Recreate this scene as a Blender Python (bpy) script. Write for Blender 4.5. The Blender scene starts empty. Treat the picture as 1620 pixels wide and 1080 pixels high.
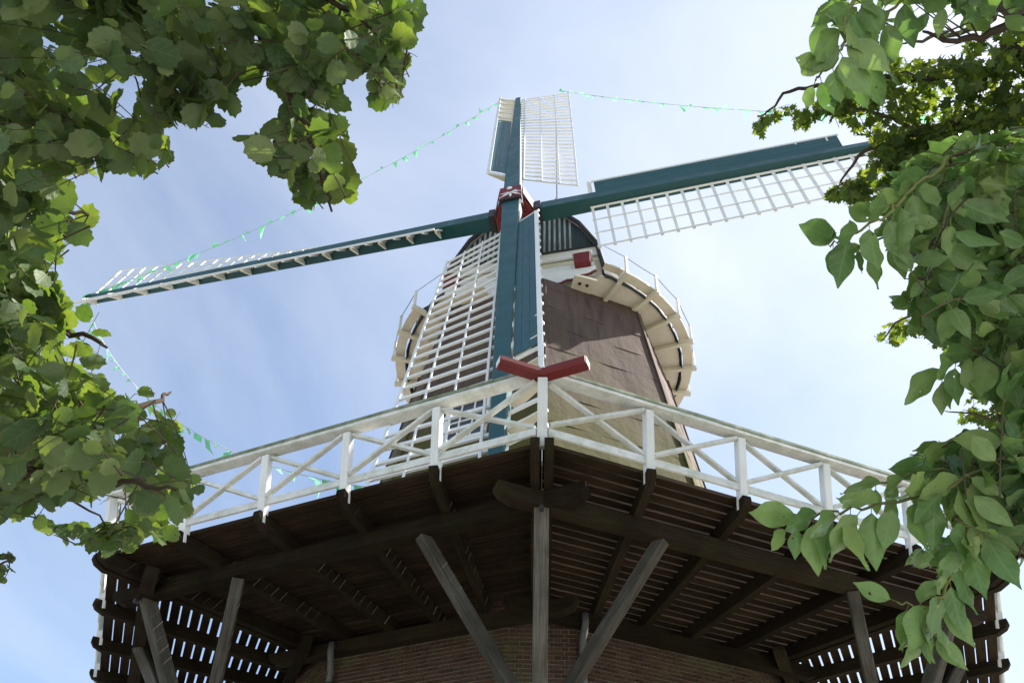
import bpy, math, random
import numpy as np
from mathutils import Vector, Matrix
random.seed(7); rng = np.random.default_rng(7)
sc = bpy.context.scene
COL = sc.collection
PI = math.pi
def R(d): return math.radians(d)
def V(*a): return np.array(a, float)
def nrm(v):
    v = np.asarray(v, float); return v / np.linalg.norm(v)
def az(deg, r=1.0, z=0.0):            # azimuth measured from -Y (towards the photographer) turning to +X
    return V(r*math.sin(R(deg)), -r*math.cos(R(deg)), z)

# ------------------------------------------------------------------ camera
CAM = V(0.0, -16.4068, 1.65)
FW = nrm(V(-0.0392626, 0.6746066, 0.7371326)); RT = nrm(V(0.9991888, 0.0198959, 0.0350124)); UP = np.cross(RT, FW)
FPX = 1249.75
cd = bpy.data.cameras.new('camera'); cam = bpy.data.objects.new('camera', cd); COL.objects.link(cam)
cd.sensor_width = 36.0; cd.lens = FPX/1620*36.0; cd.clip_start = 0.05; cd.clip_end = 6000
m = Matrix(((RT[0], UP[0], -FW[0], CAM[0]), (RT[1], UP[1], -FW[1], CAM[1]), (RT[2], UP[2], -FW[2], CAM[2]), (0, 0, 0, 1)))
cam.matrix_world = m; sc.camera = cam
def at(px, py, dist):                 # the point that lies dist metres from the camera in the direction of a photo pixel
    v = FW + RT*(px-810)/FPX + UP*(540-py)/FPX
    return CAM + nrm(v)*dist
def pix(P):
    q = np.asarray(P) - CAM; z = q @ FW
    return 810+FPX*(q @ RT)/z, 540-FPX*(q @ UP)/z

# ------------------------------------------------------------------ light
SUN_AZ, SUN_EL = 103.0, 48.0
SUNV = az(SUN_AZ, math.cos(R(SUN_EL)), math.sin(R(SUN_EL)))
sd = bpy.data.lights.new('sun', 'SUN'); sun = bpy.data.objects.new('sun', sd); COL.objects.link(sun)
sd.energy = 4.2; sd.angle = R(0.53); sd.color = (1.0, 0.94, 0.85)
sun.rotation_euler = Vector(SUNV.tolist()).to_track_quat('Z', 'Y').to_euler(); sun.location = (30, 0, 40)
w = bpy.data.worlds.new('World'); sc.world = w; w.use_nodes = True
nt = w.node_tree; N = nt.nodes; LK = nt.links; N.clear()
def node(t, **k):
    n = N.new(t)
    for a, b in k.items(): setattr(n, a, b)
    return n
out = node('ShaderNodeOutputWorld'); bg = node('ShaderNodeBackground'); bg.inputs['Strength'].default_value = 0.082
sky = node('ShaderNodeTexSky', sky_type='NISHITA'); sky.sun_disc = False
sky.sun_elevation = R(SUN_EL); sky.sun_rotation = math.atan2(SUNV[0], SUNV[1])
sky.air_density = 1.0; sky.dust_density = 0.7; sky.ozone_density = 0.7
tc = node('ShaderNodeTexCoord'); sx = node('ShaderNodeSeparateXYZ'); LK.new(tc.outputs['Generated'], sx.inputs[0])
zz = node('ShaderNodeMath', operation='ADD'); zz.inputs[1].default_value = 0.25; LK.new(sx.outputs['Z'], zz.inputs[0])
zm = node('ShaderNodeMath', operation='MAXIMUM'); zm.inputs[1].default_value = 0.12; LK.new(zz.outputs[0], zm.inputs[0])
dx = node('ShaderNodeMath', operation='DIVIDE'); LK.new(sx.outputs['X'], dx.inputs[0]); LK.new(zm.outputs[0], dx.inputs[1])
dy = node('ShaderNodeMath', operation='DIVIDE'); LK.new(sx.outputs['Y'], dy.inputs[0]); LK.new(zm.outputs[0], dy.inputs[1])
cx = node('ShaderNodeCombineXYZ'); LK.new(dx.outputs[0], cx.inputs[0]); LK.new(dy.outputs[0], cx.inputs[1])
mp = node('ShaderNodeMapping'); mp.inputs['Rotation'].default_value = (0, 0, R(-28)); mp.inputs['Scale'].default_value = (1.0, 0.62, 1)
mp.inputs['Location'].default_value = (0.35, 0.2, 0)
LK.new(cx.outputs[0], mp.inputs['Vector'])
n1 = node('ShaderNodeTexNoise'); n1.inputs['Scale'].default_value = 1.7; n1.inputs['Detail'].default_value = 9; n1.inputs['Roughness'].default_value = 0.55; n1.inputs['Distortion'].default_value = 0.5
LK.new(mp.outputs[0], n1.inputs['Vector'])
r1 = node('ShaderNodeValToRGB'); r1.color_ramp.elements[0].position = 0.36; r1.color_ramp.elements[0].color = (0.0, 0.0, 0.0, 1)
r1.color_ramp.elements[1].position = 0.80; r1.color_ramp.elements[1].color = (0.55, 0.55, 0.55, 1); LK.new(n1.outputs['Fac'], r1.inputs[0])
# thin cloud and haze scatter forwards: whiter and brighter towards the sun
dt = node('ShaderNodeVectorMath', operation='DOT_PRODUCT'); dt.inputs[1].default_value = SUNV.tolist(); LK.new(tc.outputs['Generated'], dt.inputs[0])
fs = node('ShaderNodeMapRange'); fs.inputs['From Min'].default_value = 0.35; fs.inputs['From Max'].default_value = 0.95
fs.inputs['To Min'].default_value = 0.0; fs.inputs['To Max'].default_value = 0.42; LK.new(dt.outputs['Value'], fs.inputs['Value'])
ad = node('ShaderNodeMath', operation='ADD', use_clamp=True); LK.new(r1.outputs[0], ad.inputs[0]); LK.new(fs.outputs[0], ad.inputs[1])
mx = node('ShaderNodeMix', data_type='RGBA'); LK.new(ad.outputs[0], mx.inputs['Factor']); LK.new(sky.outputs[0], mx.inputs['A'])
mx.inputs['B'].default_value = (4.6, 4.85, 5.2, 1)
LK.new(mx.outputs['Result'], bg.inputs['Color']); LK.new(bg.outputs[0], out.inputs['Surface'])
sc.view_settings.view_transform = 'Standard'; sc.view_settings.look = 'None'
sc.view_settings.exposure = 1.6; sc.view_settings.gamma = 1.0; sc.view_settings.use_curve_mapping = False

# ------------------------------------------------------------------ materials
def new_mat(name):
    mt = bpy.data.materials.new(name); mt.use_nodes = True
    t = mt.node_tree; t.nodes.clear(); return mt, t
class G:                               # small node-graph helper
    def __init__(s, t): s.t = t
    def n(s, ty, ins=None, **k):
        x = s.t.nodes.new(ty)
        for a, b in k.items(): setattr(x, a, b)
        for a, b in (ins or {}).items():
            if hasattr(b, 'is_output') or isinstance(b, bpy.types.NodeSocket): s.t.links.new(b, x.inputs[a])
            else: x.inputs[a].default_value = b
        return x
    def noise(s, vec, scale, detail=4, rough=0.55, dist=0.0):
        return s.n('ShaderNodeTexNoise', {'Vector': vec, 'Scale': scale, 'Detail': detail, 'Roughness': rough, 'Distortion': dist}).outputs['Fac']
    def ramp(s, f, a, b, lo=0.0, hi=1.0):
        return s.n('ShaderNodeMapRange', {'Value': f, 'From Min': a, 'From Max': b, 'To Min': lo, 'To Max': hi}).outputs[0]
    def mix(s, f, a, b, mode='MIX'):
        x = s.n('ShaderNodeMix', data_type='RGBA', blend_type=mode)
        for k, v in (('Factor', f), ('A', a), ('B', b)):
            if isinstance(v, bpy.types.NodeSocket): s.t.links.new(v, x.inputs[k])
            elif k == 'Factor': x.inputs[k].default_value = v
            else: x.inputs[k].default_value = (*v, 1) if len(v) == 3 else v
        return x.outputs['Result']
    def mul(s, a, b, op='MULTIPLY'):
        x = s.n('ShaderNodeMath', operation=op)
        for i, v in enumerate((a, b)):
            if isinstance(v, bpy.types.NodeSocket): s.t.links.new(v, x.inputs[i])
            else: x.inputs[i].default_value = v
        return x.outputs[0]
    def scale(s, vec, xyz):
        return s.n('ShaderNodeMapping', {'Vector': vec, 'Scale': xyz}).outputs[0]
def finish(g, col, rough, bump=None, bstr=0.3, bdist=0.01, spec=0.4, metal=0.0):
    p = g.n('ShaderNodeBsdfPrincipled', {'Base Color': col, 'Roughness': rough, 'Specular IOR Level': spec, 'Metallic': metal})
    if bump is not None:
        b = g.n('ShaderNodeBump', {'Height': bump, 'Strength': bstr, 'Distance': bdist}); g.t.links.new(b.outputs[0], p.inputs['Normal'])
    o = g.n('ShaderNodeOutputMaterial'); g.t.links.new(p.outputs[0], o.inputs['Surface'])
def coords(g):
    tcn = g.n('ShaderNodeTexCoord'); oi = g.n('ShaderNodeObjectInfo')
    off = g.n('ShaderNodeVectorMath', {0: tcn.outputs['UV'], 1: oi.outputs['Random']}, operation='ADD').outputs[0]
    sc9 = g.mul(oi.outputs['Random'], 37.0)
    off = g.n('ShaderNodeVectorMath', {0: tcn.outputs['UV'], 1: sc9}, operation='ADD').outputs[0]
    return tcn.outputs['Object'], off, oi.outputs['Random']
def painted(name, base, dirt, dirt_amt=0.5, rough=0.5, moss=None, grain=0.25):
    mt, t = new_mat(name); g = G(t); ob, uv, rnd = coords(g)
    a = g.noise(g.scale(uv, (1.2, 14, 1)), 3.0, 6, 0.6); b = g.noise(ob, 2.3, 6, 0.6); c = g.noise(ob, 28, 4)
    f = g.ramp(g.mul(a, b), 0.20, 0.42, 0.0, dirt_amt)
    col = g.mix(f, base, dirt)
    col = g.mix(g.ramp(c, 0.62, 0.78, 0, 0.5*dirt_amt), col, tuple(x*0.4 for x in dirt))
    if moss:
        col = g.mix(g.ramp(g.noise(ob, 5.0, 8, 0.7), 0.42, 0.62, 0.0, moss[1]), col, moss[0])
    col = g.mix(1.0, col, g.n('ShaderNodeCombineColor', {0: g.ramp(rnd, 0, 1, 0.88, 1.0), 1: g.ramp(rnd, 0, 1, 0.88, 1.0), 2: g.ramp(rnd, 0, 1, 0.86, 1.0)}).outputs[0], 'MULTIPLY')
    finish(g, col, g.ramp(b, 0.3, 0.7, rough-0.1, rough+0.15), g.noise(g.scale(uv, (1.5, 40, 1)), 2.0, 5), grain, 0.004)
    return mt
def wood(name, c1, c2, moss=None, rough=0.85, bump=0.6):
    mt, t = new_mat(name); g = G(t); ob, uv, rnd = coords(g)
    a = g.noise(g.scale(uv, (1.0, 30, 1)), 2.2, 8, 0.65, 0.4); b = g.noise(ob, 1.7, 5)
    col = g.mix(g.ramp(a, 0.3, 0.72), c1, c2)
    col = g.mix(g.ramp(b, 0.35, 0.7, 0, 0.5), col, tuple(x*0.55 for x in c1))
    if moss: col = g.mix(g.ramp(g.noise(ob, 3.1, 7, 0.65), 0.48, 0.7, 0, moss[1]), col, moss[0])
    k = g.ramp(rnd, 0, 1, 0.7, 1.25)
    col = g.mix(1.0, col, g.n('ShaderNodeCombineColor', {0: k, 1: k, 2: k}).outputs[0], 'MULTIPLY')
    finish(g, col, rough, a, bump, 0.006, 0.04)
    return mt
M = {}
M['white'] = painted('white_paint', (0.80, 0.81, 0.83), (0.45, 0.46, 0.43), 0.32, 0.5)
M['rail'] = painted('white_paint_mossy', (0.78, 0.79, 0.80), (0.42, 0.43, 0.38), 0.42, 0.6, ((0.34, 0.37, 0.26), 0.45))
M['railtop'] = painted('mossy_paint', (0.30, 0.33, 0.25), (0.10, 0.13, 0.07), 0.9, 0.8, ((0.08, 0.12, 0.06), 0.7))
M['cream'] = painted('cream_paint', (0.76, 0.71, 0.60), (0.48, 0.40, 0.27), 0.35, 0.6)
M['teal'] = painted('teal_paint', (0.009, 0.074, 0.088), (0.030, 0.085, 0.092), 0.8, 0.45)
M['tealboard'] = painted('teal_board_paint', (0.020, 0.085, 0.112), (0.060, 0.12, 0.135), 0.8, 0.5)
M['red'] = painted('red_paint', (0.17, 0.018, 0.021), (0.09, 0.02, 0.02), 0.6, 0.5)
M['darkgreen'] = painted('dark_green_boards', (0.018, 0.042, 0.04), (0.07, 0.09, 0.08), 0.8, 0.6)
M['pale'] = painted('bleached_boards', (0.40, 0.42, 0.40), (0.10, 0.13, 0.12), 0.8, 0.8)
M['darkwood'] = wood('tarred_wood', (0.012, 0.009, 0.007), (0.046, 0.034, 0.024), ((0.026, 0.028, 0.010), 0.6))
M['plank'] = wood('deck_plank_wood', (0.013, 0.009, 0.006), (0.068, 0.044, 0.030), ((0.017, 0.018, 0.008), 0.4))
M['greywood'] = wood('weathered_grey_wood', (0.042, 0.039, 0.034), (0.19, 0.18, 0.165), ((0.05, 0.05, 0.026), 0.45))
M['capboard'] = wood('weathered_cap_boards', (0.36, 0.28, 0.25), (0.52, 0.43, 0.38))
M['bark'] = wood('bark', (0.055, 0.042, 0.03), (0.14, 0.115, 0.085), None, 0.9, 0.9)
M['greenbark'] = wood('young_green_bark', (0.13, 0.15, 0.06), (0.22, 0.24, 0.10), None, 0.7, 0.3)
def simple(name, col, rough=0.5, metal=0.0, var=0.3, sc_=8):
    mt, t = new_mat(name); g = G(t); ob, uv, rnd = coords(g)
    c = g.mix(g.ramp(g.noise(ob, sc_, 6), 0.3, 0.75, 0, 1), tuple(x*(1-var) for x in col), col)
    finish(g, c, rough, None, metal=metal); return mt
M['iron'] = simple('dark_iron', (0.03, 0.032, 0.035), 0.55)
M['zinc'] = simple('zinc_pipe', (0.16, 0.17, 0.185), 0.5, 0.3)
M['felt_edge'] = simple('felt_skirt', (0.035, 0.038, 0.045), 0.7)
M['mortar'] = simple('mortar', (0.36, 0.335, 0.30), 0.95)
M['inside'] = simple('dark_inside', (0.02, 0.02, 0.022), 0.9)
mt, t = new_mat('window_glass'); g = G(t)
p = g.n('ShaderNodeBsdfPrincipled', {'Base Color': (0.03, 0.04, 0.06, 1), 'Roughness': 0.05, 'Specular IOR Level': 0.8})
o = g.n('ShaderNodeOutputMaterial'); t.links.new(p.outputs[0], o.inputs[0]); M['glass'] = mt
# roofing felt on the smock
mt, t = new_mat('roofing_felt'); g = G(t); ob, uv, rnd = coords(g)
sep = g.n('ShaderNodeSeparateXYZ', {0: ob})
st = g.noise(g.scale(ob, (3.0, 3.0, 0.22)), 1.6, 7, 0.62, 0.3); bl = g.noise(ob, 0.55, 6, 0.6); fi = g.noise(ob, 14, 6, 0.65)
c = g.mix(g.ramp(st, 0.34, 0.66), (0.068, 0.043, 0.043), (0.130, 0.088, 0.085))
hz = g.ramp(sep.outputs['Z'], 10.0, 17.5, 1.0, 0.0)
gm = g.mul(g.ramp(g.mul(bl, st, 'ADD'), 0.78, 1.25), g.mul(hz, 0.25, 'ADD'))
hz2 = g.mul(g.ramp(sep.outputs['Z'], 13.0, 15.6, 1.0, 0.0), g.ramp(st, 0.3, 0.6, 0.75, 1.0))
c = g.mix(g.n('ShaderNodeMath', {0: gm, 1: hz2}, operation='MAXIMUM').outputs[0], c, (0.078, 0.074, 0.018))
c = g.mix(g.ramp(fi, 0.58, 0.76, 0, 0.45), c, (0.06, 0.044, 0.042))
c = g.mix(g.ramp(g.noise(g.scale(ob, (5, 5, 0.12)), 2.6, 5), 0.55, 0.75, 0, 0.25), c, (0.18, 0.145, 0.135))
c = g.mix(g.ramp(g.noise(ob, 45, 2), 0.70, 0.76, 0, 0.4), c, (0.5, 0.47, 0.42))
k = g.ramp(rnd, 0, 1, 0.94, 1.05); c = g.mix(1.0, c, g.n('ShaderNodeCombineColor', {0: k, 1: k, 2: k}).outputs[0], 'MULTIPLY')
finish(g, c, 0.85, g.noise(ob, 5, 8, 0.6), 0.5, 0.03, 0.25); M['felt'] = mt
# brick
mt, t = new_mat('brick'); g = G(t); ob, uv, rnd = coords(g)
geo = g.n('ShaderNodeNewGeometry')
rr = g.mul(rnd, geo.outputs['Random Per Island'], 'ADD'); rr = g.mul(rr, 1.0, 'FRACT')
c = g.mix(rr, (0.048, 0.028, 0.022), (0.098, 0.058, 0.043))
c = g.mix(g.ramp(g.mul(rr, 7.3, 'MULTIPLY'), 5.6, 6.6, 0, 0.7), c, (0.05, 0.04, 0.036))
ps = geo.outputs['Position']
c = g.mix(g.ramp(g.noise(ps, 1.3, 6), 0.48, 0.7, 0, 0.6), c, (0.085, 0.09, 0.035))
c = g.mix(g.ramp(g.noise(ps, 40, 4), 0.55, 0.75, 0, 0.4), c, (0.06, 0.035, 0.03))
finish(g, c, 0.9, g.noise(ps, 60, 4), 0.4, 0.004, 0.2); M['brick'] = mt
# ground
mt, t = new_mat('ground'); g = G(t); ob, uv, rnd = coords(g)
c = g.mix(g.ramp(g.noise(ob, 0.35, 6), 0.4, 0.6), (0.10, 0.135, 0.045), (0.21, 0.19, 0.145))
c = g.mix(g.ramp(g.noise(ob, 9, 6), 0.35, 0.7, 0, 0.6), c, (0.06, 0.075, 0.03))
finish(g, c, 0.95, g.noise(ob, 30, 5), 0.5, 0.02, 0.2); M['ground'] = mt
mt, t = new_mat('bounce_paving'); g = G(t); ob, uv, rnd = coords(g)
br = g.n('ShaderNodeTexBrick', {'Vector': ob, 'Scale': 4.0, 'Color1': (0.44, 0.42, 0.39, 1), 'Color2': (0.38, 0.355, 0.33, 1), 'Mortar': (0.22, 0.20, 0.18, 1), 'Mortar Size': 0.012})
finish(g, br.outputs['Color'], 0.9, br.outputs['Fac'], -0.4, 0.01, 0.25); M['bounce_paving'] = mt  # kept pale so the unseen ring throws more light upwards
# leaves
def leaf_mat(name, top, back, trans, gloss, tmix=0.4, veins=26.0, vamt=0.25, holes=False):
    mt, t = new_mat(name); g = G(t); tcn = g.n('ShaderNodeTexCoord'); oi = g.n('ShaderNodeObjectInfo'); geo = g.n('ShaderNodeNewGeometry')
    rr = g.mul(g.mul(oi.outputs['Random'], geo.outputs['Random Per Island'], 'ADD'), 1.0, 'FRACT')
    s = g.n('ShaderNodeSeparateXYZ', {0: tcn.outputs['UV']})
    ax = g.n('ShaderNodeMath', {0: g.mul(s.outputs[0], 0.5, 'SUBTRACT')}, operation='ABSOLUTE').outputs[0]
    ph = g.mul(g.mul(s.outputs[1], ax, 'SUBTRACT'), veins)
    v = g.ramp(g.n('ShaderNodeMath', {0: ph}, operation='SINE').outputs[0], 0.80, 1.0)
    mid = g.ramp(ax, 0.012, 0.03, 1.0, 0.0)
    vv = g.n('ShaderNodeMath', {0: v, 1: mid}, operation='MAXIMUM').outputs[0]
    ns = g.noise(geo.outputs['Position'], 22, 4)
    k = g.mul(g.ramp(rr, 0, 1, 0.70, 1.25), g.ramp(ns, 0.3, 0.7, 0.86, 1.12))
    kk = g.n('ShaderNodeCombineColor', {0: g.mul(k, g.ramp(rr, 0, 1, 0.85, 1.2)), 1: k, 2: k}).outputs[0]
    c = g.mix(geo.outputs['Backfacing'], top, back); c = g.mix(1.0, c, kk, 'MULTIPLY')
    c = g.mix(g.ramp(g.noise(geo.outputs['Position'], 130, 2), 0.66, 0.72, 0, 0.6), c, (0.10, 0.075, 0.025))
    c = g.mix(g.mul(vv, vamt), c, tuple(min(1, x*1.9+0.01) for x in back))
    bp = g.n('ShaderNodeBump', {'Height': vv, 'Strength': 0.25, 'Distance': 0.002})
    p = g.n('ShaderNodeBsdfPrincipled', {'Base Color': c, 'Roughness': gloss, 'Specular IOR Level': 0.45, 'Normal': bp.outputs[0]})
    tr = g.n('ShaderNodeBsdfTranslucent', {'Color': g.mix(g.mul(vv, 0.35), g.mix(1.0, trans, kk, 'MULTIPLY'), tuple(x*0.5 for x in trans))})
    ms = g.n('ShaderNodeMixShader', {0: tmix}); t.links.new(p.outputs[0], ms.inputs[1]); t.links.new(tr.outputs[0], ms.inputs[2])
    if holes:                          # insect holes
        hn = g.ramp(g.noise(geo.outputs['Position'], 75, 1.5, 0.5), 0.745, 0.75)
        tp = g.n('ShaderNodeBsdfTransparent'); m2 = g.n('ShaderNodeMixShader', {0: hn}); t.links.new(ms.outputs[0], m2.inputs[1]); t.links.new(tp.outputs[0], m2.inputs[2]); ms = m2
    o = g.n('ShaderNodeOutputMaterial'); t.links.new(ms.outputs[0], o.inputs[0]); return mt
M['leaf_round'] = leaf_mat('round_leaf', (0.05, 0.09, 0.026), (0.098, 0.155, 0.066), (0.20, 0.32, 0.028), 0.55, 0.33, holes=True)
M['leaf_gloss'] = leaf_mat('glossy_leaf', (0.06, 0.13, 0.038), (0.17, 0.285, 0.105), (0.18, 0.33, 0.05), 0.30, 0.34, 34.0, 0.2, True)
M['leaf_lobed'] = leaf_mat('lobed_leaf', (0.035, 0.075, 0.02), (0.07, 0.115, 0.04), (0.24, 0.34, 0.025), 0.55, 0.42, 0.0, 0.0)
mt, t = new_mat('pennant_cloth'); g = G(t)
p = g.n('ShaderNodeBsdfDiffuse', {'Color': (0.20, 0.62, 0.34, 1)}); tr = g.n('ShaderNodeBsdfTranslucent', {'Color': (0.30, 0.80, 0.45, 1)})
ms = g.n('ShaderNodeMixShader', {0: 0.5}); t.links.new(p.outputs[0], ms.inputs[1]); t.links.new(tr.outputs[0], ms.inputs[2])
o = g.n('ShaderNodeOutputMaterial'); t.links.new(ms.outputs[0], o.inputs[0]); M['pennant'] = mt
M['cord'] = simple('cord', (0.55, 0.60, 0.55), 0.7)
M['black'] = simple('black', (0.015, 0.015, 0.017), 0.6)

# ------------------------------------------------------------------ mesh helpers
class MB:
    def __init__(s): s.v = []; s.f = []; s.uv = []
    def add(s, pts, faces, uvs=None):
        o = len(s.v); s.v += [tuple(map(float, p)) for p in pts]
        for i, f in enumerate(faces):
            s.f.append(tuple(o+k for k in f))
            s.uv += uvs[i] if uvs else [(pts[k][0]+pts[k][1], pts[k][2]) for k in f]
        return s
    def beam(s, p0, p1, w, h, up=(0, 0, 1), ch=0.0, w1=None, h1=None):
        p0 = np.asarray(p0, float); p1 = np.asarray(p1, float); d = nrm(p1-p0); L = np.linalg.norm(p1-p0)
        side = nrm(np.cross(d, up)); u = np.cross(side, d)
        w1 = w if w1 is None else w1; h1 = h if h1 is None else h1
        def prof(w, h):
            a, b = w/2, h/2
            if ch > 0:
                c = min(ch, a*0.9, b*0.9)
                return [(a-c, -b), (a, -b+c), (a, b-c), (a-c, b), (-a+c, b), (-a, b-c), (-a, -b+c), (-a+c, -b)]
            return [(a, -b), (a, b), (-a, b), (-a, -b)]
        A = prof(w, h); B = prof(w1, h1); n = len(A)
        pts = [p0+side*x+u*y for x, y in A] + [p1+side*x+u*y for x, y in B]
        per = [0]
        for i in range(n):
            j = (i+1) % n; per.append(per[-1]+math.hypot(A[j][0]-A[i][0], A[j][1]-A[i][1]))
        fs, us = [], []
        for i in range(n):
            j = (i+1) % n; fs.append((i, j, n+j, n+i)); us.append([(0, per[i]), (0, per[i+1]), (L, per[i+1]), (L, per[i])])
        fs.append(tuple(range(n))[::-1]); us.append([(A[i][0]*.2, A[i][1]) for i in range(n)][::-1])
        fs.append(tuple(range(n, 2*n))); us.append([(B[i][0]*.2, B[i][1]) for i in range(n)])
        return s.add(pts, fs, us)
    def prism(s, poly, dvec, axis_u=None):        # polygon (list of 3D points) extruded by dvec
        n = len(poly); poly = [np.asarray(p, float) for p in poly]; dvec = np.asarray(dvec, float)
        au = nrm(poly[1]-poly[0]) if axis_u is None else nrm(axis_u)
        nn = nrm(dvec); av = np.cross(nn, au)
        pts = poly + [p+dvec for p in poly]
        q = [((p-poly[0]) @ au, (p-poly[0]) @ av) for p in poly]
        fs = [tuple(range(n))[::-1], tuple(range(n, 2*n))]; us = [q[::-1], q[:]]
        T = np.linalg.norm(dvec); per = 0
        for i in range(n):
            j = (i+1) % n; l = np.linalg.norm(poly[j]-poly[i])
            fs.append((i, j, n+j, n+i)); us.append([(per, 0), (per+l, 0), (per+l, T), (per, T)]); per += l
        return s.add(pts, fs, us)
    def tube(s, pts, rad, n=6, cap=True):
        pts = [np.asarray(p, float) for p in pts]; m_ = len(pts)
        rad = [rad]*m_ if np.isscalar(rad) else rad
        V0, us, fs = [], [], []; L = 0; prev = None
        for i, p in enumerate(pts):
            d = nrm(pts[min(i+1, m_-1)]-pts[max(i-1, 0)])
            if prev is None: a = nrm(np.cross(d, (0.3, 0.2, 1) if abs(d[2]) < 0.95 else (1, 0, 0)))
            else: a = nrm(prev - d*(prev @ d))
            prev = a; b = np.cross(d, a)
            for k in range(n):
                t_ = 2*PI*k/n; V0.append(p+(a*math.cos(t_)+b*math.sin(t_))*rad[i])
        for i in range(m_-1):
            l = np.linalg.norm(pts[i+1]-pts[i])
            for k in range(n):
                k2 = (k+1) % n; fs.append((i*n+k, i*n+k2, (i+1)*n+k2, (i+1)*n+k))
                c = 2*PI*rad[i]/n; us.append([(L, k*c), (L, k*c+c), (L+l, k*c+c), (L+l, k*c)])
            L += l
        if cap:
            fs.append(tuple(range(n))[::-1]); us.append([(0, 0)]*n)
            fs.append(tuple(range((m_-1)*n, m_*n))); us.append([(0, 0)]*n)
        return s.add(V0, fs, us)
    def mesh(s, name, mat, smooth=False):
        me = bpy.data.meshes.new(name); me.from_pydata(s.v, [], s.f)
        ul = me.uv_layers.new(name='UVMap'); ul.data.foreach_set('uv', np.array(s.uv, dtype=np.float32).ravel())
        me.materials.append(mat)
        if smooth: me.polygons.foreach_set('use_smooth', [True]*len(me.polygons))
        me.update(); return me
def link(name, me, parent=None, loc=None, rz=0.0):
    o = bpy.data.objects.new(name, me); COL.objects.link(o)
    if parent is not None:
        o.parent = parent
        if parent.get('base') is not None: o.matrix_parent_inverse = Matrix.Translation(-Vector(parent['base']))
    if loc is not None: o.location = loc
    o.rotation_euler = (0, 0, rz); return o
def obj(name, mb, mat, parent=None, smooth=False): return link(name, mb.mesh(name, mat, smooth), parent)
def thing(name, label, cat, base, group=None):
    o = bpy.data.objects.new(name, None); COL.objects.link(o); o.location = base; o['base'] = [float(b) for b in base]
    o.empty_display_size = 0.3; o['label'] = label; o['category'] = cat
    if group: o['group'] = group
    return o
def dup(o, rz):
    c = o.copy(); COL.objects.link(c); c.parent = o.parent; c.rotation_euler = (0, 0, rz); return c

# ------------------------------------------------------------------ ground
mb = MB(); S_ = 3000
mb.add([(-S_, -S_, 0), (S_, -S_, 0), (S_, S_, 0), (-S_, S_, 0)], [(0, 1, 2, 3)])
o = obj('ground', mb, M['ground']); o['kind'] = 'structure'
mb = MB(); pts = [az(a*7.5, 11.5, 0.004) for a in range(48)]+[az(a*7.5, 36, 0.004) for a in range(48)]
mb.add(pts, [(a, (a+1) % 48, 48+(a+1) % 48, 48+a) for a in range(48)]); o = obj('bounce_pavement', mb, M['bounce_paving']); o['kind'] = 'structure'  # added ring out of view: bounces light onto the railing, spares the stage underside

# ------------------------------------------------------------------ the mill: brick base, smock, stage
ZS = 7.95
mill = thing('windmill', 'octagonal brick windmill with felt clad smock above a dark timber stage with white railing', 'windmill', (0, 0, 0))
C8 = math.cos(R(22.5)); T8 = math.tan(R(22.5))
# brick base: octagon with cut corners
AP, HW = 5.05, 0.53
RC = AP/C8 - HW*T8
def plan(off):                        # outline of the brick base, inset by off
    pts = []
    for k in range(8):
        a = 45*k
        c = az(a, RC-off); t_ = az(a+90)
        h = HW - off*math.tan(R(11.25))
        pts += [c - t_*h, c + t_*h]
    return pts
mb = MB(); pl = plan(0.014)
n = len(pl)
pts = [V(p[0], p[1], 0) for p in pl] + [V(p[0], p[1], ZS-0.27) for p in pl]
fs = [(i, (i+1) % n, n+(i+1) % n, n+i) for i in range(n)] + [tuple(range(n, 2*n))]
mb.add(pts, fs); base = obj('brick_base', mb, M['mortar'], mill)
BH, CP = 0.052, 0.067
bricks = []
ZB0, ZB1 = 0.02, ZS-0.268
po = plan(0.0)
walls = [(po[i], po[(i+1) % n]) for i in range(n)]
for wi, (A, B) in enumerate(walls):
    A = V(A[0], A[1], 0); B = V(B[0], B[1], 0); d = nrm(B-A); L = np.linalg.norm(B-A); nor = V(d[1], -d[0], 0)
    if nor @ A < 0: nor = -nor
    mid = (A+B)/2
    if nor @ (CAM-mid) < 0: continue              # walls the camera side cannot see keep plain mortar courses
    nz = int((ZB1-ZB0)/CP)
    for r in range(nz):
        z = ZB1-(r+0.5)*CP
        if z < 4.9: break
        hd = r % 2; x = 0.0 if hd == 0 else -0.055*(1+2*((r//2) % 2))
        x -= 0.0
        while x < L-0.01:
            l = 0.21 if hd == 0 else 0.10
            a0 = max(x, 0.0); a1 = min(x+l, L)
            if a1-a0 > 0.03: bricks.append((A+d*(a0+a1)/2+V(0, 0, z), d, nor, a1-a0))
            x += l+0.012
def bmesh_brick(mbx, c, d, nor, l, jit):
    c = c - nor*(0.05-0.006*jit)
    x = d*(l/2); y = nor*0.05; z_ = V(0, 0, BH/2)
    p = [c-x-y-z_, c+x-y-z_, c+x+y-z_, c-x+y-z_, c-x-y+z_, c+x-y+z_, c+x+y+z_, c-x+y+z_]
    mbx.add(p, [(3, 2, 6, 7), (0, 3, 7, 4), (2, 1, 5, 6), (4, 7, 6, 5), (3, 0, 1, 2)])
vis = []
for b in bricks:
    px, py = pix(b[0])
    # the bricks that show largest in the photo: near the cut corner and the wall to its left
    s = abs(px-760) + (0 if 990 < py < 1075 and 545 < px < 1000 else 2000)
    vis.append((s, b))
vis.sort(key=lambda q: q[0])
ncache = {}
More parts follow.
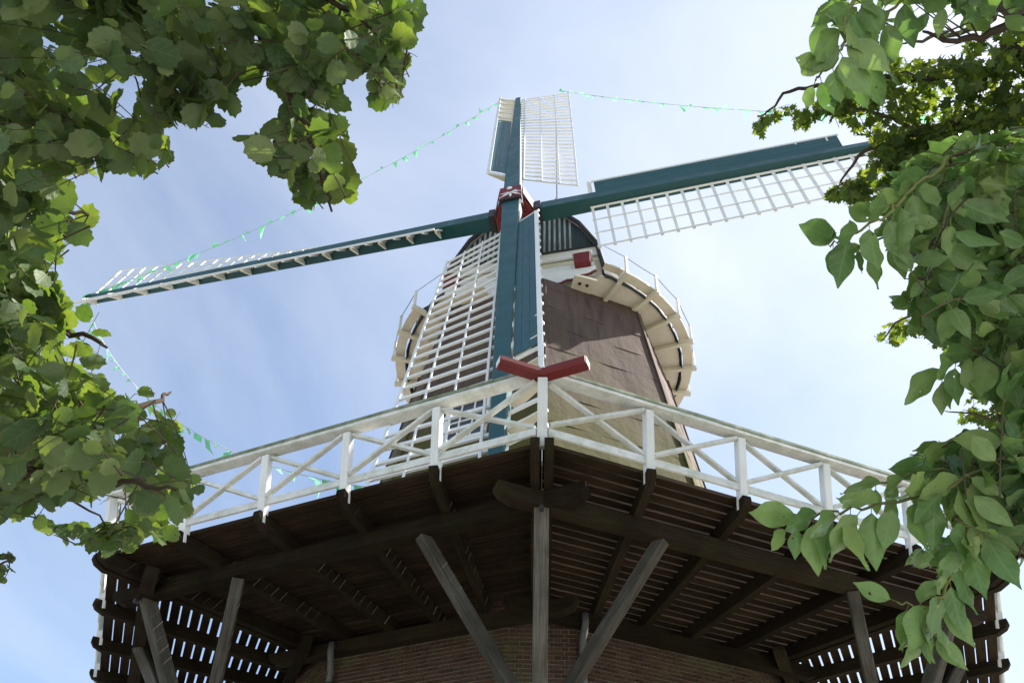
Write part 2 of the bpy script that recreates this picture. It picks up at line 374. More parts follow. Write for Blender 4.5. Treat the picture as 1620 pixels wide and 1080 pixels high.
for s, b in vis[:300]:
    key = round(b[3], 2)
    if key not in ncache:
        q = MB(); bmesh_brick(q, V(0, 0, 0), V(1, 0, 0), V(0, -1, 0), key, 0); ncache[key] = q.mesh('brick', M['brick'])
    o = link('brick', ncache[key], base, tuple(b[0]+b[2]*random.uniform(0, 0.006)), math.atan2(b[1][1], b[1][0]))
    if (V(b[1][1], -b[1][0], 0) @ b[2]) < 0: o.rotation_euler = (0, 0, math.atan2(-b[1][1], -b[1][0]))
mb = MB()
for s, b in vis[300:]: bmesh_brick(mb, *b, random.random())
o = obj('brickwork', mb, M['brick'], base); o['kind'] = 'stuff'
# down pipes
for sgn, az0 in ((1, 22.5), (-1, -22.5)):
    nn = az(az0); e = az(az0+90)
    q = MB(); ee = -1.46 if sgn > 0 else -1.44
    c = nn*(AP+0.09)+e*ee
    q.tube([c+nn*0.12+V(0, 0, ZS-0.30), c+nn*0.12+V(0, 0, ZS-0.45), c+V(0, 0, ZS-0.75), c+V(0, 0, 4), c+V(0, 0, 0.1)], 0.055, 10)
    o = obj('downpipe', q, M['zinc'], mill, True)
    for zz_ in (7.0, 5.6):
        q = MB(); q.tube([c+V(0, 0, zz_), c+V(0, 0, zz_+0.05)], 0.068, 10); obj('pipe_clip', q, M['iron'], o)
# stage: planks
AO = 8.31; PITCH = 0.1665
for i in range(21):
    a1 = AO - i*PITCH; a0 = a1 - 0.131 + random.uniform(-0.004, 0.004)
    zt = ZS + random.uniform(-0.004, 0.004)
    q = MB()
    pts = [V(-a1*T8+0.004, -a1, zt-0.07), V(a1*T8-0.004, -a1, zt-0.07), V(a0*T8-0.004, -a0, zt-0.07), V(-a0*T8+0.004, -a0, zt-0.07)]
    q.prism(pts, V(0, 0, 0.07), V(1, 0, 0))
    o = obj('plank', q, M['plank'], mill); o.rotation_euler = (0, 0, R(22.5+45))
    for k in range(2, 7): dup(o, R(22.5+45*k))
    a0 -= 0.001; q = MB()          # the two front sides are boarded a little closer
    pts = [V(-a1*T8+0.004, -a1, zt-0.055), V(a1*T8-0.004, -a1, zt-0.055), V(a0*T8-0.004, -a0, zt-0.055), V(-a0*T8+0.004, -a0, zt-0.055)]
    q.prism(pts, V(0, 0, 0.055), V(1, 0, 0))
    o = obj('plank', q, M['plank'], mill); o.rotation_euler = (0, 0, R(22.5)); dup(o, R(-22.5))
# joists, radial every 9 degrees, two side by side on each corner
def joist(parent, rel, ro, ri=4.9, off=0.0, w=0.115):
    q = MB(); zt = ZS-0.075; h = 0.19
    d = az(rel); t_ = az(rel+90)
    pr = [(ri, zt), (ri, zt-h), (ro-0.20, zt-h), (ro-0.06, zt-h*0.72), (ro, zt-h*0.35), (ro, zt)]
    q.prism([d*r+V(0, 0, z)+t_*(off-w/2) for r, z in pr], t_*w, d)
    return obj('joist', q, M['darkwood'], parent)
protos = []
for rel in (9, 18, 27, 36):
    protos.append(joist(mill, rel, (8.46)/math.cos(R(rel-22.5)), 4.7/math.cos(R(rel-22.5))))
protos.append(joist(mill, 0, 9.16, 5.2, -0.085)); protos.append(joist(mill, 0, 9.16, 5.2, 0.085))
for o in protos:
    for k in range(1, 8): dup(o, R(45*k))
# ring beams (half-lapped on the corner posts, ends rounded upwards) and wall plates
def crossed_beam(name, ap, zt, h, w, ext, mat):
    q = MB(); L = ap*T8
    pr = [(-L-ext, zt), (-L-ext, zt-h*0.35), (-L-ext+0.07, zt-h*0.75), (-L-ext+0.22, zt-h), (L+ext-0.22, zt-h), (L+ext-0.07, zt-h*0.75), (L+ext, zt-h*0.35), (L+ext, zt)]
    q.prism([V(x, -ap-w/2, z) for x, z in pr], V(0, w, 0), V(1, 0, 0))
    o = obj(name, q, mat, mill); o.rotation_euler = (0, 0, R(22.5))
    for k in range(1, 8):
        c = dup(o, R(22.5+45*k)); c.location.z = 0.004*(k % 2)
crossed_beam('ring_beam', 7.62, ZS-0.262, 0.21, 0.20, 0.62, M['darkwood'])
crossed_beam('wall_plate', 5.14, ZS-0.262, 0.20, 0.17, 0.58, M['darkwood'])
# struts: three from each corner of the brick base
q = MB(); q.beam((0, -5.30, 3.52), (0, -8.24, ZS-0.42), 0.185, 0.185, (1, 0, 0), 0.015); st0 = obj('strut', q, M['greywood'], mill)
st = [st0]
for sg in (-1, 1):
    q = MB(); q.beam((sg*0.08, -6.74, 5.50), (sg*1.56, -7.60, ZS-0.44), 0.165, 0.155, (0, 0, 1), 0.015); st.append(obj('strut', q, M['greywood'], mill))
for o in st:
    for k in (-2, -1, 1, 2, 3, 4, 5): dup(o, R(45*k))
q = MB(); q.tube([(0, -8.33, ZS-0.53), (0, -8.40, ZS-0.53)], 0.035, 8); bt = obj('bolt', q, M['iron'], mill)
for k in range(1, 8): dup(bt, R(45*k))
# corner blocks between ring beam and strut head
q = MB(); q.beam((0, -8.25, ZS-0.48), (0, -8.25, ZS-0.27), 0.24, 0.24, (1, 0, 0), 0.02); hb = obj('strut_head', q, M['darkwood'], mill)
for k in range(1, 8): dup(hb, R(45*k))

# smock
Y0 = 0.7
MC = V(0, Y0, 0)
def smr(z): return 3.75 + (18.7-z)*0.1395
mb = MB(); zs_ = [7.0, 18.9]
pts = [MC+az(45*k, smr(z)-0.05, z) for z in zs_ for k in range(8)]
mb.add(pts, [(k, (k+1) % 8, 8+(k+1) % 8, 8+k) for k in range(8)] + [tuple(range(8, 16))])
smock = obj('smock', mb, M['inside'], mill)
laps = [18.85, 18.4, 17.5, 16.6, 15.7, 14.8, 13.9, 13.0, 12.1, 11.2, 10.3, 9.4, 8.5, 7.7]
for k in range(8):
    f0 = 22.5+45*k; nn = az(f0); e = az(f0+90)
    for j in range(len(laps)-1):
        zt, zb = laps[j]+random.uniform(-.02, .02), laps[j+1]+random.uniform(-.03, .03)-0.03
        def P(u, z, o_): return MC+nn*(smr(z)*C8+o_)+e*(u*smr(z)*math.sin(R(22.5)))+V(0, 0, z)
        cuts = [-1, 1] if random.random() < 0.55 else [-1, random.uniform(-.35, .35), 1]
        for a, b in zip(cuts[:-1], cuts[1:]):
            q = MB(); o1, o2 = 0.004+random.uniform(0, .003), 0.008+random.uniform(0, 0.005)
            g_ = 0.002
            nu = 6; top, bot, tb = [], [], []
            for i in range(nu+1):
                u = a+g_+(b-a-2*g_)*i/nu; wv = 0.012*math.sin(u*7+j*2.1+k)+random.uniform(-.003, .003)
                top.append(P(u, zt, o1)); bot.append(P(u, zb+random.uniform(-.005, .005), o2+wv*0.7)); tb.append(P(u, zb, -0.03))
            pts = top+bot+tb; m_ = nu+1
            fs = [(i, m_+i, m_+i+1, i+1) for i in range(nu)] + [(m_+i, 2*m_+i, 2*m_+i+1, m_+i+1) for i in range(nu)]
            q.add(pts, fs); obj('felt_sheet', q, M['felt'], smock)
    q = MB(); A = MC+az(45*k, smr(18.6)+0.01, 18.6); B = MC+az(45*k, smr(7.8)+0.01, 7.8)
    q.beam(A, B, 0.15, 0.05, az(45*k), 0.012); obj('corner_strip', q, M['felt'], smock)
# smock window on the left face
f0 = -22.5; nn = az(f0); e = az(f0+90)
def P(u, z, o_): return MC+nn*(smr(z)*C8+o_)+e*u+V(0, 0, z)
def window(u0, z0, ww, hh, parent):
    q = MB()
    for a, b in (((u0-ww/2, z0), (u0-ww/2, z0+hh)), ((u0+ww/2, z0), (u0+ww/2, z0+hh)), ((u0-ww/2-.05, z0), (u0+ww/2+.05, z0)), ((u0-ww/2-.05, z0+hh), (u0+ww/2+.05, z0+hh))):
        q.beam(P(a[0], a[1], .06), P(b[0], b[1], .06), 0.10, 0.10, nn, 0.01)
    for i in (1, 2): q.beam(P(u0-ww/2+ww*i/3, z0, .05), P(u0-ww/2+ww*i/3, z0+hh, .05), 0.035, 0.05, nn)
    for i in (1, 2, 3): q.beam(P(u0-ww/2, z0+hh*i/4, .052), P(u0+ww/2, z0+hh*i/4, .052), 0.035, 0.05, nn)
    wf = obj('window', q, M['white'], parent)
    for i in range(3):
        for j in range(4):
            q = MB(); a0, a1 = u0-ww/2+ww*i/3, u0-ww/2+ww*(i+1)/3; b0, b1 = z0+hh*j/4, z0+hh*(j+1)/4
            q.add([P(a0, b0, .045), P(a1, b0, .045), P(a1, b1, .045), P(a0, b1, .045)], [(0, 1, 2, 3)]); obj('pane', q, M['glass'], wf)
window(-0.12, 12.9, 1.0, 1.25, mill)

# railing: posts lean outwards
RT_, LEAN = 0.87, 0.26
AR = 8.37
def rail_pt(rel, z, off=0.0):         # point on the leaning railing plane at azimuth rel of the octant 0..45
    t_ = (z-ZS)/RT_; ap = AR+LEAN*t_*C8+off
    return az(rel, ap/math.cos(R(rel-22.5)), z)
n22 = az(22.5); e22 = az(112.5)
def rp(u, z, off=0.0):                # same, u = position along the side in -1..1 of the half side
    t_ = (z-ZS)/RT_; ap = AR+LEAN*t_*C8+off
    return n22*ap+e22*(u*ap*T8)+V(0, 0, z)
us = [math.tan(R(a))/T8 for a in (-13.5, -4.5, 4.5, 13.5)]
rl = []
for u in us:
    q = MB(); q.beam(rp(u, ZS-0.20), rp(u, ZS+RT_-0.10), 0.115, 0.115, n22, 0.008); rl.append(obj('railing_post', q, M['white'], mill))
q = MB(); q.beam(az(0, AR/C8+0.02-0.06, ZS-0.12), az(0, (AR+LEAN*C8)/C8-0.03, ZS+RT_-0.1), 0.125, 0.125, (0, -1, 0), 0.008); rl.append(obj('railing_post', q, M['white'], mill))
nodes_ = [-0.99]+us+[0.99]
for i in range(5):
    a, b = nodes_[i], nodes_[i+1]; z0, z1 = ZS+0.17, ZS+RT_-0.12; g_ = 0.018
    q = MB(); q.beam(rp(a+g_, z0, 0.022), rp(b-g_, z1, 0.022), 0.045, 0.07, n22); rl.append(obj('railing_brace', q, M['rail'], mill))
    q = MB(); q.beam(rp(a+g_, z1, -0.024), rp(b-g_, z0, -0.024), 0.045, 0.07, n22); rl.append(obj('railing_brace', q, M['rail'], mill))
    q = MB(); q.beam(rp(a+0.012, ZS+0.095, 0.0), rp(b-0.012, ZS+0.095, 0.0), 0.04, 0.115, (0, 0, 1), 0.005); rl.append(obj('kick_board', q, M['rail'], mill))
for o in rl:
    for k in range(1, 8): dup(o, R(45*k))
# hand rails cross at the corners, their red ends stand past the crossing
hz_ = ZS+RT_-0.045; ah = AR+LEAN*C8-0.02; Lh = ah*T8
q = MB(); q.beam((-Lh, -ah, hz_), (Lh, -ah, hz_), 0.185, 0.06, (0, 0, 1), 0.008); hr = obj('handrail', q, M['rail'], mill)
q = MB(); q.beam((-Lh, -ah, hz_+0.058), (Lh, -ah, hz_+0.058), 0.20, 0.055, (0, 0, 1), 0.006); ht = obj('rail_capping', q, M['railtop'], hr)
ends = []
for sg in (-1, 1):
    q = MB(); q.beam((sg*(Lh-0.02), -ah, hz_+0.004), (sg*(Lh+0.60), -ah, hz_+0.004), 0.20, 0.125, (0, 0, 1), 0.03)
    ends.append(obj('rail_end', q, M['red'], hr))
    q = MB(); q.prism([(sg*(Lh+0.604), -ah-0.07, hz_+0.055), (sg*(Lh+0.604), -ah-0.06, hz_-0.045), (sg*(Lh+0.604), -ah+0.06, hz_-0.045), (sg*(Lh+0.604), -ah+0.07, hz_+0.055)], V(sg*0.006, 0, 0))
    ends.append(obj('end_face', q, M['white'], hr))
hr.rotation_euler = (0, 0, R(22.5))
for k in range(1, 8):
    h2 = dup(hr, R(22.5+45*k)); h2.location.z = 0.008*(k % 2)
    for c in [ht]+ends:
        if c in ends and ((k == 6 and c in ends[:2]) or (k == 5 and c in ends[2:]) or (k == 2 and c in ends[:2]) or (k == 1 and c in ends[2:]) or (k == 7 and c in ends[:2]) or (k == 6 and c in ends[2:])): continue
        c2 = c.copy(); COL.objects.link(c2); c2.parent = h2

# ------------------------------------------------------------------ the cap
BZ = -11.57
hd = az(BZ); hx = az(BZ+90)
def cp(s, x, z): return MC+hd*s+hx*x+V(0, 0, z)
cap = thing('cap_house', 'boarded windmill cap with dark green gable and round cream walkway on top of the smock', 'mill cap', (0, Y0, 18.86))
prof = [(0, 23.7), (0.5, 23.6), (1.1, 23.1), (1.7, 22.25), (2.2, 21.05), (2.28, 20.4), (2.38, 19.7), (2.6, 19.3), (2.97, 19.05)]
prof_l = [(-x-0.1*(1 if 20 < z < 22.5 else 0), z) for x, z in prof]
full = prof_l[::-1]+prof[1:]
SF = 2.85
# roof shell lofted from the gable back
mb = MB(); rings = []
ss = [SF+0.10, 2.2, 1.4, 0.4, -0.8, -2.0, -3.0, -3.7, -4.08]
for s in ss:
    wv = math.sqrt(max(4.15**2-min(s, 2.9)**2, 0.02))/2.97; kz = 1-0.55*max(0, (1.5-s)/5.6)**2
    rings.append([cp(s, x*(wv if z < 19.5 else min(wv, 1.0)), 19.05+(z-19.05)*kz) for x, z in full])
nf = len(full)
pts = [p for r in rings for p in r]
fs = [(i*nf+j, i*nf+j+1, (i+1)*nf+j+1, (i+1)*nf+j) for i in range(len(ss)-1) for j in range(nf-1)]
uvs = [[(j*0.3, i*0.8), (j*.3+.3, i*.8), (j*.3+.3, i*.8+.8), (j*.3, i*.8+.8)] for i in range(len(ss)-1) for j in range(nf-1)]
mb.add(pts, fs, uvs); roof = obj('roof', mb, M['capboard'], cap, True)
mod = roof.modifiers.new('thick', 'SOLIDIFY'); mod.thickness = 0.06; mod.offset = 1
# roof boards running up the slopes (battens)
for i in range(0, 8):
    s = 2.6-0.55*i
    wv = math.sqrt(4.15**2-s**2)/2.97; kz = 1-0.55*max(0, (1.5-s)/5.6)**2
    P3 = [cp(s, x*(wv if z < 19.5 else min(wv, 1.0))*1.02, 19.05+(z-19.05)*kz+0.04) for x, z in full]
    q = MB(); q.tube(P3, 0.03, 4); obj('roof_batten', q, M['capboard'], roof)
# dark barge edge along the gable
q = MB(); q.tube([cp(SF+0.12, x*1.005, z+0.02) for x, z in full], 0.075, 6); obj('barge_edge', q, M['felt_edge'], cap, True)
# gable boards
def half(z, right):
    pr = sorted([(zz_, abs(x)) for x, zz_ in (prof if right else prof_l)]); return float(np.interp(z, [p_[0] for p_ in pr], [p_[1] for p_ in pr]))
def topz(x):
    pr = prof if x >= 0 else prof_l
    return float(np.interp(abs(x), [abs(p_[0]) for p_ in pr], [p_[1] for p_ in pr]))
q = MB(); q.prism([cp(SF-0.12, x, z) for x, z in full if z > 20.9], hd*0.05); gable = obj('gable', q, M['inside'], cap)
ZG = 21.08; x = -2.3
while x < 2.2:
    wd = 0.155; x1 = min(x+wd, 2.2)
    q = MB(); t0, t1 = topz(x)-0.06, topz(x1)-0.06
    if min(t0, t1) > ZG+0.05:
        q.prism([cp(SF-0.06, x, ZG), cp(SF-0.06, x1, ZG), cp(SF-0.06, x1, t1), cp(SF-0.06, x, t0)], hd*0.03, V(0, 0, 1)); obj('gable_board', q, M['darkgreen'], gable)
        if x < 1.35:
            q = MB(); xc = x1+0.004; tt = topz(xc)-0.07
            q.beam(cp(SF-0.012, xc, ZG+0.01), cp(SF-0.012, xc, tt), 0.062, 0.03, hd); obj('batten', q, M['pale'], gable)
    x += wd+0.006
# fascia, recess, breast board with scalloped red edge
def plate(name, pts2, s, th, mat, parent=cap): 
    q = MB(); q.prism([cp(s, a, b) for a, b in pts2], hd*th, hx); return obj(name, q, mat, parent)
plate('drip_board', [(-2.38, ZG-0.06), (2.28, ZG-0.06), (2.28, ZG), (-2.38, ZG)], SF-0.05, 0.12, M['felt_edge'])
plate('fascia', [(-2.36, ZG-0.42), (2.26, ZG-0.42), (2.26, ZG-0.065), (-2.36, ZG-0.065)], SF-0.05, 0.07, M['white'])
plate('breast_panel', [(-2.4, 19.0), (2.3, 19.0), (2.27, ZG-0.43), (-2.37, ZG-0.43)], SF-0.12, 0.05, M['cream'])
q = MB(); q.beam(cp(SF-0.06, -2.35, 20.42), cp(SF-0.06, 2.25, 20.42), 0.05, 0.05, (0, 0, 1)); obj('moulding', q, M['cream'], cap)
for z0, z1 in ((19.815, 20.12), (19.50, 19.81)):
    plate('breast_board', [(-2.42, z0), (2.1, z0), (2.1, z1), (-2.42, z1)], SF+0.12, 0.04, M['white'])
# scalloped board
edge = []
nsc = 11
for i in range(nsc):
    for t_ in np.linspace(0, 1, 6)[:-1]:
        xx = -2.45+(4.6)*(i+t_)/nsc
        cen = abs((xx+0.15)/2.3); edge.append((xx, 19.30+0.42*cen**2.2 - 0.08 - 0.07*math.sin(PI*t_) + 0.03*t_))
edge.append((2.15, 19.62))
brd = plate('scalloped_board', edge+[(2.15, 19.80), (-2.45, 19.80)], SF+0.19, 0.045, M['white'])
q = MB(); q.tube([cp(SF+0.22, a, b-0.012) for a, b in edge], 0.04, 5); obj('red_edging', q, M['red'], brd)
for xx in (-2.12, 1.78):
    q = MB(); q.beam(cp(SF-0.1, xx, 20.06), cp(SF+0.42, xx, 20.06), 0.46, 0.46, (0, 0, 1), 0.02); bo = obj('beam_end', q, M['red'], cap)
    q = MB(); q.beam(cp(SF-0.05, xx-0.27, 20.33), cp(SF+0.42, xx-0.27, 20.33), 0.02, 0.06, (0, 0, 1)); q.beam(cp(SF+0.2, xx-0.28, 20.34), cp(SF+0.2, xx+0.28, 20.34), 0.44, 0.05, (0, 0, 1)); obj('cover_board', q, M['white'], bo)
# soffit of the walkway, skirt, outer boards
def sector(r0, r1, a0, a1, z0, z1, n=3):
    q = MB(); A = np.linspace(a0, a1, n+1); pts, fs, us = [], [], []
    for a in A: pts += [MC+az(a, r0, z0), MC+az(a, r1, z0), MC+az(a, r1, z1), MC+az(a, r0, z1)]
    for i in range(n):
        b = i*4
        for j in range(4):
            fs.append((b+j, b+(j+1) % 4, b+4+(j+1) % 4, b+4+j)); w_ = [(R(A[i])*4, j), (R(A[i])*4, j+0.5), (R(A[i+1])*4, j+.5), (R(A[i+1])*4, j)]; us.append(w_)
    fs += [(0, 3, 2, 1), (n*4, n*4+1, n*4+2, n*4+3)]; us += [[(0, 0), (0, .1), (.5, .1), (.5, 0)]]*2
    return q.add(pts, fs, us)
STEP = 360/26
br_az = [29.5+STEP*i for i in range(20)]+[29.5+STEP*20]
br_az = [a for a in br_az if not (-42 < ((a+180) % 360)-180 < 20)]
ZF = 18.86
for i in range(len(br_az)-1):
    a0, a1 = br_az[i], br_az[i+1]
    obj('soffit_panel', sector(3.3, 4.13, a0+0.15, a1-0.15, ZF, ZF+0.04), M['cream'], cap)
    dz = random.uniform(-.02, .03)
    obj('walkway_board', sector(4.245+random.uniform(-.02, .02), 4.52, a0+0.1, a1-0.1, ZF+0.02+dz, ZF+0.06+dz), M['cream'], cap)
# end panels beside the front
obj('soffit_panel', sector(3.3, 4.13, 22.3, 29.3, ZF, ZF+0.04), M['cream'], cap)
obj('walkway_board', sector(4.28, 4.5, 22.0, 29.4, ZF+0.10, ZF+0.14), M['cream'], cap)
obj('soffit_panel', sector(3.3, 4.13, br_az[-1]-360+0.2, -40, ZF, ZF+0.04), M['cream'], cap)
sp = obj('front_soffit', sector(3.3, 3.95, 12.5, 22.0, ZF-0.05, ZF+0.03), M['cream'], cap)
for a in (15.5, 18.8):
    q = MB(); c = MC+az(a, 3.72, ZF-0.05); q.tube([c, c-V(0, 0, .03)], 0.045, 10); obj('bolt', q, M['iron'], sp)
obj('front_soffit', sector(3.3, 3.95, -39.8, -26, ZF-0.05, ZF+0.03), M['cream'], cap)
obj('front_soffit', sector(2.9, 3.36, -25.9, 12.3, ZF+0.02, ZF+0.06), M['cream'], cap)
q = MB(); pts = []
for i in range(97):
    a = 23.5+ (360-66.0)*i/96; r = 4.17+0.012*math.sin(i*2.3)
    pts += [MC+az(a, r, ZF-0.09+0.012*math.sin(i*1.7)), MC+az(a, r+0.035, ZF-0.09+0.012*math.sin(i*1.7)), MC+az(a, r-0.02, ZF+0.3), MC+az(a, r-0.06, ZF+0.3)]
fs = [(i*4+j, i*4+(j+1) % 4, i*4+4+(j+1) % 4, i*4+4+j) for i in range(96) for j in range(4)]
q.add(pts, fs); obj('skirt', q, M['felt_edge'], cap, True)
for i, a in enumerate(br_az):
    d = az(a)
    q = MB(); q.beam(MC+d*3.48+V(0, 0, ZF-0.09), MC+d*4.62+V(0, 0, ZF-0.075), 0.115, 0.15, (0, 0, 1), 0.008); bk = obj('bracket', q, M['cream'], cap)
    q = MB(); q.beam(MC+d*4.57+V(0, 0, ZF-0.02), MC+d*4.60+V(0, 0, ZF+0.62), 0.075, 0.075, d, 0.006); obj('railing_post', q, M['white'], bk)
    if i < len(br_az)-1:
        d2 = az(br_az[i+1]); A = MC+d*4.6+V(0, 0, ZF+0.60); B = MC+d2*4.6+V(0, 0, ZF+0.60)
        q = MB(); q.tube([A+(B-A)*t_-V(0, 0, .03*math.sin(PI*t_)) for t_ in np.linspace(0, 1, 5)], 0.011, 4); obj('rail_wire', q, M['zinc'], bk)
q = MB(); A = MC+az(br_az[0], 4.6, ZF+0.6); B = cp(SF+0.1, 2.35, 20.95); q.tube([A, B], 0.011, 4); obj('stay_wire', q, M['zinc'], cap)
A = MC+az(br_az[-1], 4.6, ZF+0.6); B = cp(SF+0.1, -2.45, 20.9); q = MB(); q.tube([A, B], 0.011, 4); obj('stay_wire', q, M['zinc'], cap)
# lightning rod with hoop ornament on the ridge
rb = cp(1.2, 0.72, 23.3)
q = MB(); q.tube([rb, rb+V(0, 0, 9.2)], [0.028, 0.014], 6); rod = obj('lightning_rod', q, M['iron'], cap)
q = MB(); hc = rb-hx*0.06+V(0, 0, 2.75); q.tube([hc+hx*0.36*math.cos(t_)+V(0, 0, 0.5*math.sin(t_)) for t_ in np.linspace(0, PI, 15)], 0.018, 5)
q.tube([hc+V(0, 0, 0.75), hc+V(0, 0, 0.45), hc-hx*0.2+V(0, 0, -.2)], 0.012, 4); q.tube([hc+V(0, 0, 0.45), hc+hx*0.2+V(0, 0, -.2)], 0.012, 4)
q.tube([hc-hx*.36, hc-hx*.36-V(0, 0, 3.0)], .018, 5); q.tube([hc+hx*.36, hc+hx*.36-V(0, 0, 3.2)], .018, 5)
obj('hoop', q, M['iron'], rod)

# ------------------------------------------------------------------ the sails
SA = nrm(V(-0.1954384, -0.9531282, 0.2309772)); H = V(-0.9233154, -3.8028924, 21.5291667)
D1 = nrm(V(-0.0189454, 0.2391442, 0.9707992)); D2 = nrm(V(0.9805330, -0.1853555, 0.0647933)); SL = 13.92
HI = H-SA*0.5
sails = thing('windmill_sails', 'four white lattice sails on two dark teal stocks crossing at a red poll end', 'windmill sails', tuple(H))
def stock(C, al, le):
    q = MB(); q.beam(C-al*SL, C, 0.27, 0.24, le, 0.02, 0.46, 0.52); q.beam(C, C+al*SL, 0.46, 0.52, le, 0.02, 0.27, 0.24)
    return obj('stock', q, M['teal'], sails)
def theta(rho, tip=3.0): return R(float(np.interp(rho, [1.8, 7, 14.2], [19.0, 13.0, tip])))
def sail(stk, C, al, le, nr=28, lead=True, tip=3.0):
    def pt(rho, wd, off=0.0):         # wd > 0 towards the windboard side
        th = theta(rho, tip) if wd < 0 else R(float(np.interp(rho, [2, 14], [23, 17])))
        t_ = le*math.cos(th)+SA*math.sin(th); nrm_ = -le*math.sin(th)+SA*math.cos(th)
        return C+al*rho+t_*wd+nrm_*off
    def wout(rho): return float(np.interp(rho, [1.9, 14.2], [2.02, 2.24]))
    rhos = [2.25+0.43*i for i in range(nr)]
    for i, rho in enumerate(rhos):
        q = MB(); up = al
        q.beam(pt(rho, -wout(rho)-0.05), pt(rho, -0.1), 0.045, 0.078, up); q.beam(pt(rho, 0.1), pt(rho, 0.90 if lead or rho < 9.5 else 0.24), 0.045, 0.078, up)
        obj('rung', q, M['white'], stk)
        if i % 2 == 0 and (lead or rho < 9.5):
            q = MB(); th = R(22); t_ = le*math.cos(th)+SA*math.sin(th); nn_ = -le*math.sin(th)+SA*math.cos(th); c = C+al*(rho+0.04)
            q.prism([c+t_*0.16-nn_*0.22, c+t_*0.84-nn_*0.06, c+t_*0.84+nn_*0.035, c+t_*0.16+nn_*0.03], al*0.05); obj('bracket', q, M['cream'], stk)
    r0, r1 = rhos[0]-0.06, rhos[-1]+0.06
    for f_, wd in ((0.0, 0.05), (0.34, 0.035), (0.67, 0.035), (1.0, 0.055)):
        q = MB(); K = 8
        rr = np.linspace(r0, r1, K+1); w0 = 0.29
        for a, b in zip(rr[:-1], rr[1:]):
            fa = -(w0+(wout(a)-w0)*f_); fb = -(w0+(wout(b)-w0)*f_)
            s_ = 1 if f_ in (0.0, 1.0) else -1
            q.beam(pt(a, fa, -0.036*s_ if s_ < 0 else 0.036), pt(b, fb, 0.036*s_ if s_ > 0 else 0.036), wd, 0.03 if f_ else 0.05, SA)
        obj('lath', q, M['white'], stk)
    # windboards: three boards side by side, in two lengths
    for (b0, b1) in ((2.42, 5.955), (5.957, 9.5)):
        for j in range(3):
            q = MB(); u0, u1 = 0.25+0.185*j, 0.25+0.185*(j+1)-0.006
            K = 3; rr = np.linspace(b0, b1, K+1)
            for a, b in zip(rr[:-1], rr[1:]):
                q.prism([pt(a, u0, .04), pt(a, u1, .04), pt(b, u1, .04), pt(b, u0, .04)], (pt(a, u0, .062)-pt(a, u0, .04)), al)
            obj('windboard', q, M['tealboard'], stk)
    q = MB(); rr = np.linspace(2.34, r1 if lead else 9.55, 9)
    for a, b in zip(rr[:-1], rr[1:]): q.beam(pt(a, 0.835, .045), pt(b, 0.835, .045), 0.10, 0.035, SA)
    obj('leading_edge', q, M['white'], stk)
s1 = stock(H, D1, D2); sail(s1, H, D1, -D2); sail(s1, H, -D1, D2, 26)
s2 = stock(HI, D2, D1); sail(s2, HI, D2, D1, 28, False); sail(s2, HI, -D2, -D1, 28, True, -1.0)
# poll end
def sp_(x, y, z): return H+D2*x+np.cross(D2, -SA)*y*np.sign(np.cross(D2, -SA)[2])+SA*z
UPs = nrm(sp_(0, 1, 0)-H)
q = MB(); q.beam(sp_(0, -0.16, 0.30), sp_(0, -0.12, 0.02), 0.64, 0.84, UPs, 0.03); q.beam(sp_(0, 0.0, 0.04), sp_(0, 0, -0.30), 0.78, 0.62, UPs, 0.03, 1.12, 0.74)
q.beam(sp_(0, 0, -0.29), sp_(0, 0, -0.95), 1.16, 0.80, UPs, 0.04); poll = obj('poll_end', q, M['red'], sails)
q = MB(); q.tube([sp_(0, 0, -0.9), sp_(0, 0, -2.2)], [0.36, 0.40], 14); obj('windshaft', q, M['iron'], sails, True)
# white star on the poll face
q = MB()
for i in range(8):
    a = PI/2+i*PI/4; ln = 0.36 if i % 2 else 0.27
    c, s = math.cos(a), math.sin(a); lim = min(0.5, 0.31/max(abs(c), 1e-3), 0.40/max(abs(s), 1e-3)); md = lim*0.5; yo = -0.16
    q.prism([sp_(0, yo, .303+.0015*i), sp_(c*md-s*0.045, s*md+c*0.045+yo, .303+.0015*i), sp_(c*lim, s*lim+yo, .303+.0015*i), sp_(c*md+s*0.045, s*md-c*0.045+yo, .303+.0015*i)], SA*0.01)
obj('star', q, M['white'], poll)
q = MB(); q.tube([sp_(-0.03, 0.17, 0.30), sp_(-0.03, 0.17, 0.35), sp_(-0.03, .17, .38)], [0.085, 0.085, 0.05], 12); obj('knob', q, M['white'], poll)
q = MB(); q.beam(sp_(-0.33, -0.60, 0.26), sp_(0.33, -0.60, 0.26), 0.10, 0.10, SA, 0.01); obj('iron_strap', q, M['black'], poll)
for sg in (-1, 1):
    q = MB(); q.beam(HI+D2*sg*0.60, HI+D2*sg*0.78, 0.54, 0.60, UPs, 0.02); obj('stock_collar', q, M['iron'], poll)
    q = MB(); q.beam(HI+D2*sg*0.70+UPs*0.28, HI+D2*sg*0.70+UPs*0.42, 0.05, 0.05, SA); obj('collar_bolt', q, M['iron'], poll)
q = MB(); q.prism([sp_(0.26, -0.72, 0.22), sp_(0.26, -1.05, 0.22), sp_(0.36, -0.98, .22)], SA*0.05); obj('wedge', q, M['white'], poll)
# red gussets that lead from the face back to the box
for sg in (-1, 1):
    q = MB(); q.prism([sp_(sg*0.33, 0.36, 0.26), sp_(sg*0.58, 0.30, -0.3), sp_(sg*0.58, -0.36, -0.3), sp_(sg*0.33, -0.22, 0.26)], D2*sg*0.03); obj('gusset', q, M['red'], poll)

